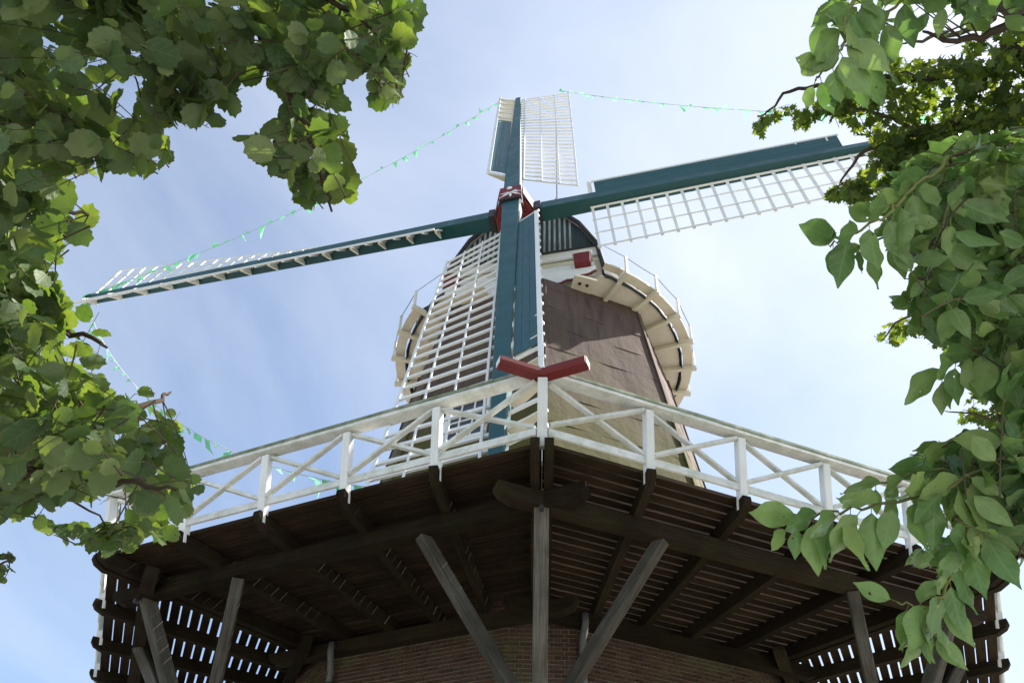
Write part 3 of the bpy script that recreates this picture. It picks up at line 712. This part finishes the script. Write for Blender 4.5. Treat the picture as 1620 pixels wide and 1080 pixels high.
# ------------------------------------------------------------------ bunting strung between the sail tips
def bunting(A, B, sag, label, fs_=1.0):
    A = np.asarray(A); B = np.asarray(B); L = np.linalg.norm(B-A)
    base_ = (A+B)/2
    th = thing('bunting', label, 'bunting', tuple(base_), 'green pennant strings on the sails')
    def f(t_): 
        p_ = A+(B-A)*t_-V(0, 0, 4*sag*t_*(1-t_))
        return p_
    q = MB(); q.tube([f(t_) for t_ in np.linspace(0, 1, 40)], 0.010, 4); obj('cord', q, M['cord'], th)
    n_ = int(L/0.47); d = nrm(B-A); hz__ = nrm(V(d[0], d[1], 0.0)) if abs(d[2]) < 0.98 else V(1, 0, 0)
    for i in range(n_):
        t_ = (i+0.5+random.uniform(-.16, .16))/n_; c = f(t_); dd = nrm(f(min(t_+.01, 1))-f(max(t_-.01, 0)))
        w_, h_ = 0.125*fs_*random.uniform(.6, 1.15), fs_*random.uniform(0.24, 0.42)
        down = nrm(V(random.gauss(0.15, .4), random.gauss(-.2, .4), -1)); out_ = nrm(np.cross(dd, down))
        a = c-dd*w_; b = c+dd*w_; tip = c+down*h_+dd*random.gauss(0, .07)
        m1 = (a+tip)/2+out_*random.gauss(0, .09); m2 = (b+tip)/2+out_*random.gauss(0, .05)
        q = MB(); q.add([a, b, m2, tip, m1], [(0, 1, 2, 4), (4, 2, 3)]); obj('pennant', q, M['pennant'], th)
TT = H+D1*SL; TL = HI-D2*SL; TR = HI+D2*SL; TB = H-D1*SL
bunting(TT-D2*0.8+SA*.15, TL+SA*.15, 1.25, 'long string of green pennants from the top sail tip down to the left sail tip', 1.35)
bunting(TT+D2*1.9+SA*.05, TR+SA*.15, 0.75, 'string of green pennants from the top sail tip out to the right sail tip', 1.35)
bunting(TL+SA*.15, H-D1*13.6+SA*.3, 2.0, 'string of green pennants from the left sail tip down behind the stage railing', 0.85)

# ------------------------------------------------------------------ trees
def inpoly(x, y, poly):
    c = False; n_ = len(poly); j = n_-1
    for i in range(n_):
        xi, yi = poly[i]; xj, yj = poly[j]
        if (yi > y) != (yj > y) and x < (xj-xi)*(y-yi)/(yj-yi)+xi: c = not c
        j = i
    return c
def leaf_template(kind, var, lod=1):
    """local leaf: base at the origin, tip on +Y, upper side +Z, length 1"""
    r_ = random.Random(var*17+len(kind)); q = MB()
    if kind == 'lobed':
        ang = []
        lob = [(0.0, 0.05), (-0.30, 0.10), (-0.22, 0.30), (-0.52, 0.42), (-0.30, 0.52), (-0.36, 0.78), (-0.14, 0.70), (0.0, 1.0), (0.14, 0.70), (0.36, 0.78), (0.30, 0.52), (0.52, 0.42), (0.22, 0.30), (0.30, 0.10)]
        cz = r_.uniform(.05, .18)
        pts = [(0, .42, 0)] + [(x, y, -cz*(abs(x)*1.5)**2-0.25*cz*y*y+r_.uniform(-.03, .03)) for x, y in lob]
        n_ = len(lob); fs = [(0, i+1, (i+1) % n_+1) for i in range(n_)]
        q.add(pts, fs, [[(0.5+pts[k][0], pts[k][1]) for k in f] for f in fs]); return q
    if lod == 0: rows = 5
    else: rows = 11 if kind == 'round' else 10
    cols = [-1, -.5, 0, .5, 1] if lod else [-1, 0, 1]
    bend, fold, tw = r_.uniform(.03, .42), r_.uniform(-.12, .42), r_.uniform(-.5, .5)
    pts = []
    for i in range(rows+1):
        v = i/rows
        if kind == 'round':
            wv = 0.44*max(0, math.sin(PI*min(1, (v*0.93+0.05))**0.95))**0.55*(1 if v < 0.86 else (1-v)/0.14*0.75+0.12)
            if lod and 0 < i < rows: wv *= 1+(0.055 if i % 2 else -0.045)
            if i == rows: wv = 0.012
        else:
            wv = 0.245*max(0, math.sin(PI*v**0.82))**0.9; wv = wv*(1-0.45*max(0, v-.65)/.35)+0.003
        for c in cols:
            x = c*wv
            y = v - (0.05*abs(c) if kind == 'round' and i == 0 else 0) + (0.03*abs(c)*(1 if i % 2 else -1) if kind == 'round' and lod and abs(c) == 1 and 0 < i < rows else 0)
            z = fold*abs(x)*0.9 - bend*v*v*(1.6 if kind == 'oval' else 1) + tw*x*v*0.6 + (0.034 if kind == 'oval' else 0.02)*math.sin(v*(14 if kind == 'oval' else 17)+c*2+var)*abs(c)
            pts.append((x, y, z))
    nc = len(cols); fs = [(i*nc+j, i*nc+j+1, (i+1)*nc+j+1, (i+1)*nc+j) for i in range(rows) for j in range(nc-1)]
    q.add(pts, fs, [[(0.5+pts[k][0], pts[k][1]) for k in f] for f in fs]); return q
def orient(pos, d, n_, size):
    y = nrm(d); z = np.asarray(n_, float); z = nrm(z-y*(z @ y)); x = np.cross(y, z)
    return np.array([x, y, z]).T*size, np.asarray(pos, float)
class Tree:
    def __init__(s, name, label, cat, base, kind, mat, bark):
        s.root = thing(name, label, cat, base); s.kind = kind; s.mat = mat; s.bark = bark
        s.leaves = []; s.limbs = []; s.twigs = MB(); s.pet = MB()
    def limb(s, pts, r0, r1, name='branch', wob=0.006):
        P = [np.asarray(p, float) for p in pts]
        # smooth through the points (Catmull-Rom) with a little wander
        out_ = []
        for i in range(len(P)-1):
            a, b, c, d = P[max(i-1, 0)], P[i], P[i+1], P[min(i+2, len(P)-1)]
            for t_ in np.linspace(0, 1, 7)[:-1]:
                out_.append(0.5*((2*b)+(-a+c)*t_+(2*a-5*b+4*c-d)*t_*t_+(-a+3*b-3*c+d)*t_**3))
        out_.append(P[-1]); n_ = len(out_)
        out_ = [p+(rng.normal(0, wob, 3) if 0 < i < n_-1 else 0) for i, p in enumerate(out_)]
        q = MB(); q.tube(out_, list(np.linspace(r0, r1, n_)), 8 if r0 > 0.03 else 6); obj(name, q, s.bark, s.root, True)
        s.limbs += [(p, r0+(r1-r0)*i/n_) for i, p in enumerate(out_)]
        return out_
    def put(s, pos, d, n_, size, dist): s.leaves.append((dist, *orient(pos, d, n_, size)))
    def twig(s, tip, start, nleaf, size, ok, up=0.6, toward=0.6, rnd=0.42, droop=0.35, spread=0.9):
        tip = np.asarray(tip); start = np.asarray(start); L = np.linalg.norm(tip-start)
        mid = (tip+start)/2+V(0, 0, 0.10*L)+rng.normal(0, 0.05*L, 3)
        n_ = 7; C_ = [(1-t_)**2*start+2*t_*(1-t_)*mid+t_*t_*tip for t_ in np.linspace(0, 1, n_)]
        def vis_(c):
            x, y = pix(c); return ok(x, y) or not (-5 < x < 1625 and -5 < y < 1085)
        if not (all(vis_(c) for c in C_)): return False
        if True:
            s.twigs.tube(C_, list(np.linspace(0.0024, 0.0010, n_)), 4, False)
        for k in range(nleaf):
            t_ = 1-0.72*(k/max(nleaf-1, 1)); t_ = min(1, max(0, t_))
            c = (1-t_)**2*start+2*t_*(1-t_)*mid+t_*t_*tip; tg = nrm(2*(1-t_)*(mid-start)+2*t_*(tip-mid)+1e-6)
            sd = nrm(np.cross(tg, V(0, 0, 1))+1e-6)*(1 if k % 2 else -1)
            d = nrm(tg*(1.0 if k == 0 else 0.45)+sd*(0.15 if k == 0 else spread)+V(0, 0, -droop)+rng.normal(0, 0.42, 3))
            n1_ = V(0, 0, 1)*up+FW*toward+rng.normal(0, rnd, 3)
            sz = size*rng.uniform(0.55, 1.15)*(0.8 if k == 0 else 1)
            pl_ = 0.22*sz; b = c+d*pl_+V(0, 0, -0.03*sz)
            if not ok(*pix(b+d*sz*0.5)) or not ok(*pix(b+d*sz*0.95)): continue
            s.pet.tube([c, b], [0.0014, 0.001], 3, False)
            s.put(b, d, n1_, sz, np.linalg.norm(b-CAM))
        return True
    def nearest(s, p):
        A = np.array([l[0] for l in s.limbs]); i = int(np.argmin(((A-p)**2).sum(1))); return A[i]
    def fill(s, poly, n_, dr, size, nleaf, maxlen, ok, **k):
        xs = [p[0] for p in poly]; ys = [p[1] for p in poly]; c = 0; tries = 0
        while c < n_ and tries < n_*40:
            tries += 1
            x, y = random.uniform(min(xs), max(xs)), random.uniform(min(ys), max(ys))
            if not inpoly(x, y, poly): continue
            tip = at(x, y, random.uniform(*dr)); st_ = s.nearest(tip); dv = tip-st_; L = np.linalg.norm(dv)
            if L > maxlen: st_ = tip-nrm(dv/L+rng.normal(0, .22, 3))*maxlen
            elif L < maxlen*0.4: st_ = tip-nrm(dv+rng.normal(0, .3, 3))*maxlen*0.6
            c += s.twig(tip, st_, nleaf, size, ok, **k)
    def crown(s, c, rad, n_, size, okout):
        k = 0; tries = 0
        while k < n_ and tries < n_*20:
            tries += 1
            v = rng.normal(0, 1, 3); v = nrm(v)*rng.uniform(0.35, 1)**0.5; p = np.asarray(c)+v*np.asarray(rad)
            x, y = pix(p); front = (p-CAM) @ FW > 0.05
            if front and -60 < x < 1680 and -60 < y < 1140: continue
            if np.linalg.norm(p-CAM) < 1.2: continue
            if p[2] < 1.8: continue
            d = nrm(rng.normal(0, 1, 3)+V(0, 0, -.4)); s.put(p, d, V(0, 0, 1)+rng.normal(0, .5, 3), size*rng.uniform(.8, 1.3), 50+rng.uniform(0, 9)); k += 1
    def build(s, nobj=300):
        hi = [leaf_template(s.kind, i, 1) for i in range(6)]; lo = [leaf_template(s.kind, i, 0) for i in range(4)]
        me = [h.mesh('leaf', s.mat, True) for h in hi]
        def shown(l):
            x, y = pix(l[2]); return 0 < x < 1620 and 0 < y < 1080
        inn = sorted([l for l in s.leaves if shown(l)], key=lambda l: l[0]/max(l[1][0][0]**2+l[1][1][0]**2+l[1][2][0]**2, 1e-9)**.5)
        rest = [l for l in s.leaves if not shown(l)]
        bi = s.root['base']
        for l in inn[:nobj]:
            o = bpy.data.objects.new('leaf', me[random.randrange(len(me))]); COL.objects.link(o); o.parent = s.root
            o.matrix_parent_inverse = Matrix.Translation(-Vector(bi))
            Mx = l[1]; p = l[2]
            o.matrix_basis = Matrix(((Mx[0][0], Mx[0][1], Mx[0][2], p[0]), (Mx[1][0], Mx[1][1], Mx[1][2], p[1]), (Mx[2][0], Mx[2][1], Mx[2][2], p[2]), (0, 0, 0, 1)))
        # everything past the 300 leaves that show largest: one piece
        q = MB()
        for l, src in [(l, hi) for l in inn[nobj:]]+[(l, lo) for l in rest]:
            t_ = src[random.randrange(len(src))]; off = len(q.v)
            W_ = np.array(t_.v) @ l[1].T + l[2]
            q.v += [tuple(r) for r in W_.tolist()]; q.f += [tuple(off+k for k in f) for f in t_.f]; q.uv += t_.uv
        if q.f:
            o = obj('foliage', q, s.mat, s.root, True); o['kind'] = 'stuff'
        if s.twigs.f:
            o = obj('twigs', s.twigs, s.bark, s.root, True); o['kind'] = 'stuff'
        if s.pet.f:
            o = obj('leaf_stalks', s.pet, M['greenbark'], s.root, True); o['kind'] = 'stuff'
        return len(inn), len(rest)

# --- left tree, round toothed leaves
T = Tree('broadleaf_tree', 'leafy tree with round toothed dull green leaves whose boughs reach to the left sail tip', 'tree', (-3.3, -14.7, 0), 'round', M['leaf_round'], M['bark'])
trunk = T.limb([(-3.3, -14.7, -0.1), (-3.25, -14.65, 1.6), (-3.35, -14.75, 3.2), (-3.2, -14.6, 5.0), (-3.3, -14.7, 7.0)], 0.20, 0.05, 'trunk', 0.01)
def pl3(*ps): return [at(*p) for p in ps]
j1, j2, j3 = V(-3.33, -14.72, 2.6), V(-3.3, -14.7, 3.6), V(-3.22, -14.62, 4.6)
T.limb([j3]+pl3((100, -160, 2.7), (300, -110, 2.5), (405, 20, 2.3), (440, 110, 2.2), (475, 180, 2.1), (500, 250, 2.08), (525, 335, 2.05)), 0.018, 0.003)
T.limb(pl3((300, -110, 2.5), (450, -40, 2.4), (560, 20, 2.3), (615, 80, 2.25), (628, 140, 2.2)), 0.012, 0.003)
T.limb(pl3((100, -160, 2.7), (200, -40, 2.5), (255, 60, 2.35), (272, 130, 2.3), (285, 185, 2.25)), 0.014, 0.003)
T.limb(pl3((272, 110, 2.3), (320, 150, 2.25), (365, 150, 2.2)), 0.005, 0.002)
T.limb([j3]+pl3((-140, 40, 2.8), (0, 100, 2.6), (90, 190, 2.45), (170, 235, 2.35), (255, 265, 2.25)), 0.028, 0.003)
T.limb([j2]+pl3((-140, 260, 2.7), (20, 320, 2.5), (90, 330, 2.5), (140, 340, 2.6)), 0.026, 0.003)
T.limb([j2]+pl3((-140, 420, 2.7), (20, 470, 2.4), (110, 520, 2.3), (170, 550, 2.25)), 0.026, 0.003)
T.limb([j1]+pl3((-140, 760, 2.6), (40, 690, 2.3), (150, 655, 2.2), (230, 640, 2.3), (270, 620, 2.5)), 0.028, 0.003)
T.limb([j1]+pl3((-160, 800, 2.6), (60, 740, 2.2), (180, 760, 2.05), (280, 775, 1.95)), 0.024, 0.003)
T.limb(pl3((60, 740, 2.9), (110, 790, 2.9), (190, 835, 3.0)), 0.006, 0.002)
T.limb([j1]+pl3((-120, 960, 2.5), (-30, 900, 2.5), (20, 890, 2.5)), 0.012, 0.002)
PA = [(-200, -250), (700, -250), (684, 10), (668, 60), (640, 75), (575, 85), (545, 125), (480, 120), (425, 128), (380, 125), (330, 118), (300, 132), (250, 108), (232, 165), (205, 150), (190, 200), (120, 190), (70, 150), (40, 165), (-200, 180)]
PB = [(-200, 120), (70, 140), (130, 180), (200, 180), (255, 205), (285, 235), (275, 275), (250, 292), (185, 285), (125, 285), (110, 320), (150, 318), (152, 370), (118, 400), (85, 425), (95, 460), (165, 490), (185, 520), (180, 555), (172, 600), (205, 625), (250, 605), (285, 650), (292, 700), (320, 745), (315, 800), (285, 855), (255, 860), (225, 810), (170, 790), (110, 800), (50, 820), (-200, 860)]
PC = [(405, 90), (560, 95), (548, 140), (560, 165), (578, 185), (560, 215), (575, 250), (570, 320), (545, 350), (512, 366), (478, 340), (450, 305), (405, 262), (372, 220), (425, 200), (440, 170), (420, 130)]
PD = [(565, 60), (640, 62), (664, 85), (655, 130), (632, 165), (605, 185), (578, 165), (590, 120), (545, 100)]
PE = [(230, 150), (250, 105), (300, 105), (330, 112), (380, 115), (390, 135), (388, 190), (350, 180), (330, 205), (292, 212), (255, 195), (228, 180)]
PF = [(-60, 850), (20, 868), (30, 885), (12, 925), (-60, 940)]
PG = [(45, 812), (110, 820), (150, 835), (215, 800), (250, 830), (215, 868), (165, 880), (130, 866), (90, 850), (55, 840)]
PL = [PA, PB, PC, PD, PE, PF, PG]
okL = lambda x, y: any(inpoly(x, y, p) for p in PL)
T.fill(PA, 130, (2.0, 2.5), 0.070, 7, 0.46, okL); T.fill(PA, 130, (2.7, 3.8), 0.075, 8, 0.5, okL)
T.fill(PB, 165, (2.0, 2.5), 0.070, 7, 0.46, okL); T.fill(PB, 190, (2.7, 4.0), 0.075, 8, 0.5, okL)
T.fill(PC, 36, (2.0, 2.5), 0.070, 7, 0.42, okL, droop=0.6); T.fill(PD, 18, (2.1, 2.4), 0.068, 6, 0.25, okL); T.fill(PE, 16, (2.15, 2.35), 0.075, 6, 0.2, okL)
T.fill(PF, 10, (2.45, 2.6), 0.05, 6, 0.08, okL); T.fill(PG, 26, (2.9, 3.4), 0.058, 6, 0.14, okL)
T.crown((-3.6, -14.9, 5.0), (2.3, 2.3, 2.2), 2600, 0.10, None)
print('left', T.build())

# --- near right tree, glossy pointed leaves
T = Tree('glossy_leaf_tree', 'near tree with glossy pointed oval leaves drooping in front of the white railing', 'tree', (3.0, -14.4, 0), 'oval', M['leaf_gloss'], M['bark'])
T.limb([(3.0, -14.4, -0.1), (2.95, -14.45, 1.5), (3.05, -14.4, 3.0), (2.95, -14.5, 5.8), (3.0, -14.6, 9.5)], 0.16, 0.04, 'trunk', 0.01)
k1, k2, k3 = V(3.0, -14.43, 2.2), V(3.03, -14.4, 3.2), V(2.97, -14.5, 4.4)
def spray(pts, r, n_, size, side_droop=0.75):
    C_ = T.limb(pts, r, 0.002, 'branch', 0.004); m_ = len(C_)
    A = np.array(C_); seg = np.linalg.norm(np.diff(A, axis=0), axis=1); cum = np.concatenate([[0], np.cumsum(seg)])
    for k in range(n_):
        t_ = cum[-1]*(1-0.9*k/n_); c = V(*[np.interp(t_, cum, A[:, i]) for i in range(3)]); i = min(int(np.searchsorted(cum, t_)), m_-1)
        tg = nrm(A[min(i+1, m_-1)]-A[max(i-1, 0)])
        sd = nrm(np.cross(tg, FW))*(1 if k % 2 else -1)
        d = nrm(tg*(1.0 if k == 0 else 0.55)+sd*(0.1 if k == 0 else 0.75)+V(0, 0, -side_droop*0.7)-UP*0.25+rng.normal(0, .16, 3))
        sz = size*rng.uniform(.8, 1.15)*(0.7 if k < 2 else 1)
        b = c+d*0.014
        T.pet.tube([c, b], [0.0013, 0.001], 3, False)
        T.put(b, d, FW*0.9+V(0, 0, 0.35)+rng.normal(0, .30, 3), sz, np.linalg.norm(b-CAM))
GB = M['bark']; T.bark = M['greenbark']
spray(pl3((1640, 690, 2.1), (1560, 740, 2.0), (1480, 778, 1.95), (1390, 800, 1.9), (1310, 812, 1.88), (1248, 832, 1.87)), 0.006, 24, 0.108)
spray(pl3((1600, 780, 2.05), (1555, 830, 2.0), (1520, 890, 1.95), (1492, 935, 1.92), (1462, 962, 1.9), (1420, 952, 1.9)), 0.005, 16, 0.108)
spray(pl3((1500, 915, 1.95), (1482, 975, 1.93), (1470, 1010, 1.93)), 0.003, 6, 0.108)
spray(pl3((1500, 250, 2.1), (1440, 300, 2.0), (1400, 340, 1.95), (1352, 368, 1.93), (1310, 385, 1.92)), 0.005, 15, 0.108)
spray(pl3((1400, -30, 2.1), (1345, 10, 2.0), (1335, 60, 1.95), (1318, 100, 1.93), (1290, 128, 1.92)), 0.005, 16, 0.108)
spray(pl3((1460, -30, 2.15), (1400, 30, 2.1), (1370, 80, 2.05), (1345, 130, 2.0)), 0.004, 10, 0.108)
spray(pl3((1640, 520, 2.2), (1570, 545, 2.1), (1510, 570, 2.05), (1490, 600, 2.05)), 0.005, 13, 0.108)
spray(pl3((1500, 270, 2.15), (1450, 330, 2.05), (1400, 375, 2.0), (1345, 395, 1.97)), 0.004, 13, 0.10)
spray(pl3((1560, 760, 2.1), (1500, 740, 2.05), (1440, 750, 2.0), (1370, 770, 1.98)), 0.004, 12, 0.10)
T.bark = GB
T.limb([k3]+pl3((1750, 0, 2.6), (1640, 20, 2.4), (1540, 60, 2.3), (1460, 50, 2.2)), 0.024, 0.003)
T.limb([k3]+pl3((1750, 230, 2.7), (1640, 260, 2.4), (1540, 270, 2.25), (1500, 250, 2.1)), 0.022, 0.003)
T.limb([k2]+pl3((1760, 430, 2.5), (1650, 450, 2.3), (1540, 440, 2.2), (1450, 440, 2.2)), 0.022, 0.003)
T.limb([k2]+pl3((1760, 600, 2.5), (1640, 640, 2.2), (1600, 780, 2.05)), 0.022, 0.003)
T.limb([k1]+pl3((1760, 780, 2.5), (1640, 690, 2.1)), 0.018, 0.005)
T.limb([k1]+pl3((1760, 1000, 2.5), (1660, 900, 2.3), (1590, 880, 2.2)), 0.016, 0.003)
Q1 = [(1300, -250), (1800, -250), (1800, 70), (1600, 60), (1560, 95), (1470, 90), (1400, 45), (1360, 60), (1340, 100), (1280, 110), (1275, 50), (1290, 0)]
Q2 = [(1380, 340), (1400, 270), (1450, 230), (1520, 205), (1800, 190), (1800, 660), (1590, 655), (1560, 640), (1530, 600), (1500, 560), (1475, 535), (1440, 545), (1420, 500), (1400, 470), (1440, 460), (1440, 420), (1400, 395)]
Q3 = [(1440, 700), (1500, 690), (1560, 670), (1590, 640), (1800, 620), (1800, 900), (1600, 880), (1590, 925), (1555, 905), (1530, 940), (1480, 900), (1430, 895), (1440, 850), (1500, 850), (1480, 790), (1430, 740)]
QL = [Q1, Q2, Q3]; okR = lambda x, y: any(inpoly(x, y, p) for p in QL)
Q4 = [(1385, 340), (1420, 290), (1520, 240), (1560, 640), (1530, 600), (1500, 560), (1440, 545), (1420, 500), (1400, 470), (1440, 440), (1400, 395)]
T.fill(Q4, 75, (2.3, 3.2), 0.078, 8, 0.2, okR, droop=.5)
T.fill(Q3, 60, (2.1, 2.9), 0.085, 8, 0.2, okR, droop=.6)
T.fill(Q1, 60, (2.0, 2.6), 0.094, 10, 0.36, okR, droop=.5); T.fill(Q2, 140, (2.0, 2.7), 0.094, 10, 0.38, okR, droop=.5); T.fill(Q2, 130, (2.8, 3.6), 0.094, 10, 0.45, okR, droop=.5)
T.fill(Q3, 85, (2.0, 2.5), 0.094, 10, 0.36, okR, droop=.6); T.fill(Q3, 75, (2.6, 3.2), 0.094, 10, 0.4, okR, droop=.5)
T.crown((3.2, -15.1, 6.8), (2.3, 2.2, 4.4), 5600, 0.14, None)  # out-of-view crown, added tall to shade the leaves of both near trees
print('right', T.build())

# --- tree further back on the right, small lobed leaves
T = Tree('lobed_leaf_tree', 'tree with small lobed yellow green leaves behind the glossy leaves, covering the right sail tip', 'tree', (6.6, -11.2, 0), 'lobed', M['leaf_lobed'], M['bark'])
T.limb([(6.6, -11.2, -0.1), (6.5, -11.3, 2.5), (6.6, -11.2, 5.0), (6.4, -11.4, 8.0), (6.5, -11.3, 11.5)], 0.26, 0.06, 'trunk', 0.02)
t1, t2, t3 = V(6.5, -11.3, 4.5), V(6.5, -11.3, 6.6), V(6.42, -11.4, 8.2)
T.limb([t3]+pl3((1640, 105, 8.0), (1560, 115, 7.6), (1470, 118, 7.3), (1400, 125, 7.1), (1330, 130, 7.0), (1250, 145, 6.9), (1205, 185, 6.8)), 0.06, 0.005, 'branch', .012)
T.limb([t3]+pl3((1640, 20, 8.2), (1560, 40, 7.8), (1480, 60, 7.5), (1420, 70, 7.3)), 0.05, 0.005, 'branch', .012)
T.limb([t2]+pl3((1660, 200, 8.0), (1560, 190, 7.5), (1450, 210, 7.2), (1370, 240, 7.0), (1320, 300, 6.9)), 0.06, 0.005, 'branch', .012)
T.limb(pl3((1450, 210, 7.2), (1400, 180, 7.0), (1340, 175, 6.9), (1290, 195, 6.9)), 0.02, 0.005, 'branch', .02)
T.limb([t2]+pl3((1680, 350, 7.8), (1580, 350, 7.3), (1480, 330, 7.0)), 0.05, 0.005, 'branch', .012)
T.limb([t1]+pl3((1680, 560, 7.5), (1540, 530, 7.2), (1440, 500, 7.0), (1395, 540, 7.0)), 0.028, 0.004, 'branch', .008)
T.limb(pl3((1540, 530, 7.2), (1490, 470, 7.0), (1430, 440, 7.0)), 0.014, 0.004, 'branch', .006)
T.limb([t1]+pl3((1680, 700, 7.3), (1560, 660, 7.1), (1495, 650, 7.0)), 0.022, 0.004, 'branch', .008)
O1 = [(1190, 190), (1215, 170), (1240, 160), (1262, 172), (1300, 160), (1310, 120), (1350, 110), (1400, 60), (1440, 90), (1620, 30), (1800, 0), (1800, 420), (1480, 400), (1440, 330), (1380, 335), (1330, 325), (1296, 318), (1300, 300), (1345, 275), (1375, 250), (1372, 225), (1320, 200), (1300, 180), (1272, 215), (1256, 216), (1250, 190), (1232, 190), (1215, 200), (1205, 225), (1188, 218)]
O2 = [(1380, 530), (1400, 505), (1420, 470), (1440, 440), (1480, 420), (1800, 420), (1800, 720), (1600, 700), (1530, 680), (1500, 676), (1468, 655), (1480, 630), (1520, 640), (1540, 600), (1500, 560), (1440, 545), (1392, 550)]
OL = [O1, O2]; okM = lambda x, y: any(inpoly(x, y, p) for p in OL)
T.fill(O1, 460, (6.6, 8.6), 0.11, 9, 0.7, okM, up=.8, toward=.2, rnd=.6, droop=.7); T.fill(O2, 200, (6.8, 8.4), 0.10, 9, 0.45, okM, up=.8, toward=.2, rnd=.6, droop=.7)
O3 = [(1188, 218), (1192, 190), (1240, 158), (1262, 170), (1300, 160), (1340, 130), (1345, 200), (1300, 185), (1272, 212), (1255, 212), (1250, 188), (1215, 200), (1204, 224)]
T.fill(O3, 30, (6.7, 7.1), 0.105, 7, 0.35, okM, up=.6, toward=.2, rnd=.5, droop=1.2)
O4 = [(1296, 318), (1300, 295), (1345, 270), (1380, 240), (1480, 230), (1480, 400), (1440, 335), (1380, 338), (1330, 328)]
T.fill(O4, 70, (6.7, 7.4), 0.10, 8, 0.4, okM, up=.6, toward=.3, rnd=.5, droop=.8)
T.crown((6.6, -11.4, 9.2), (3.2, 3.0, 3.4), 2000, 0.16, None)  # leaf mass out of view, added to shade the glossy tree
print('back', T.build())
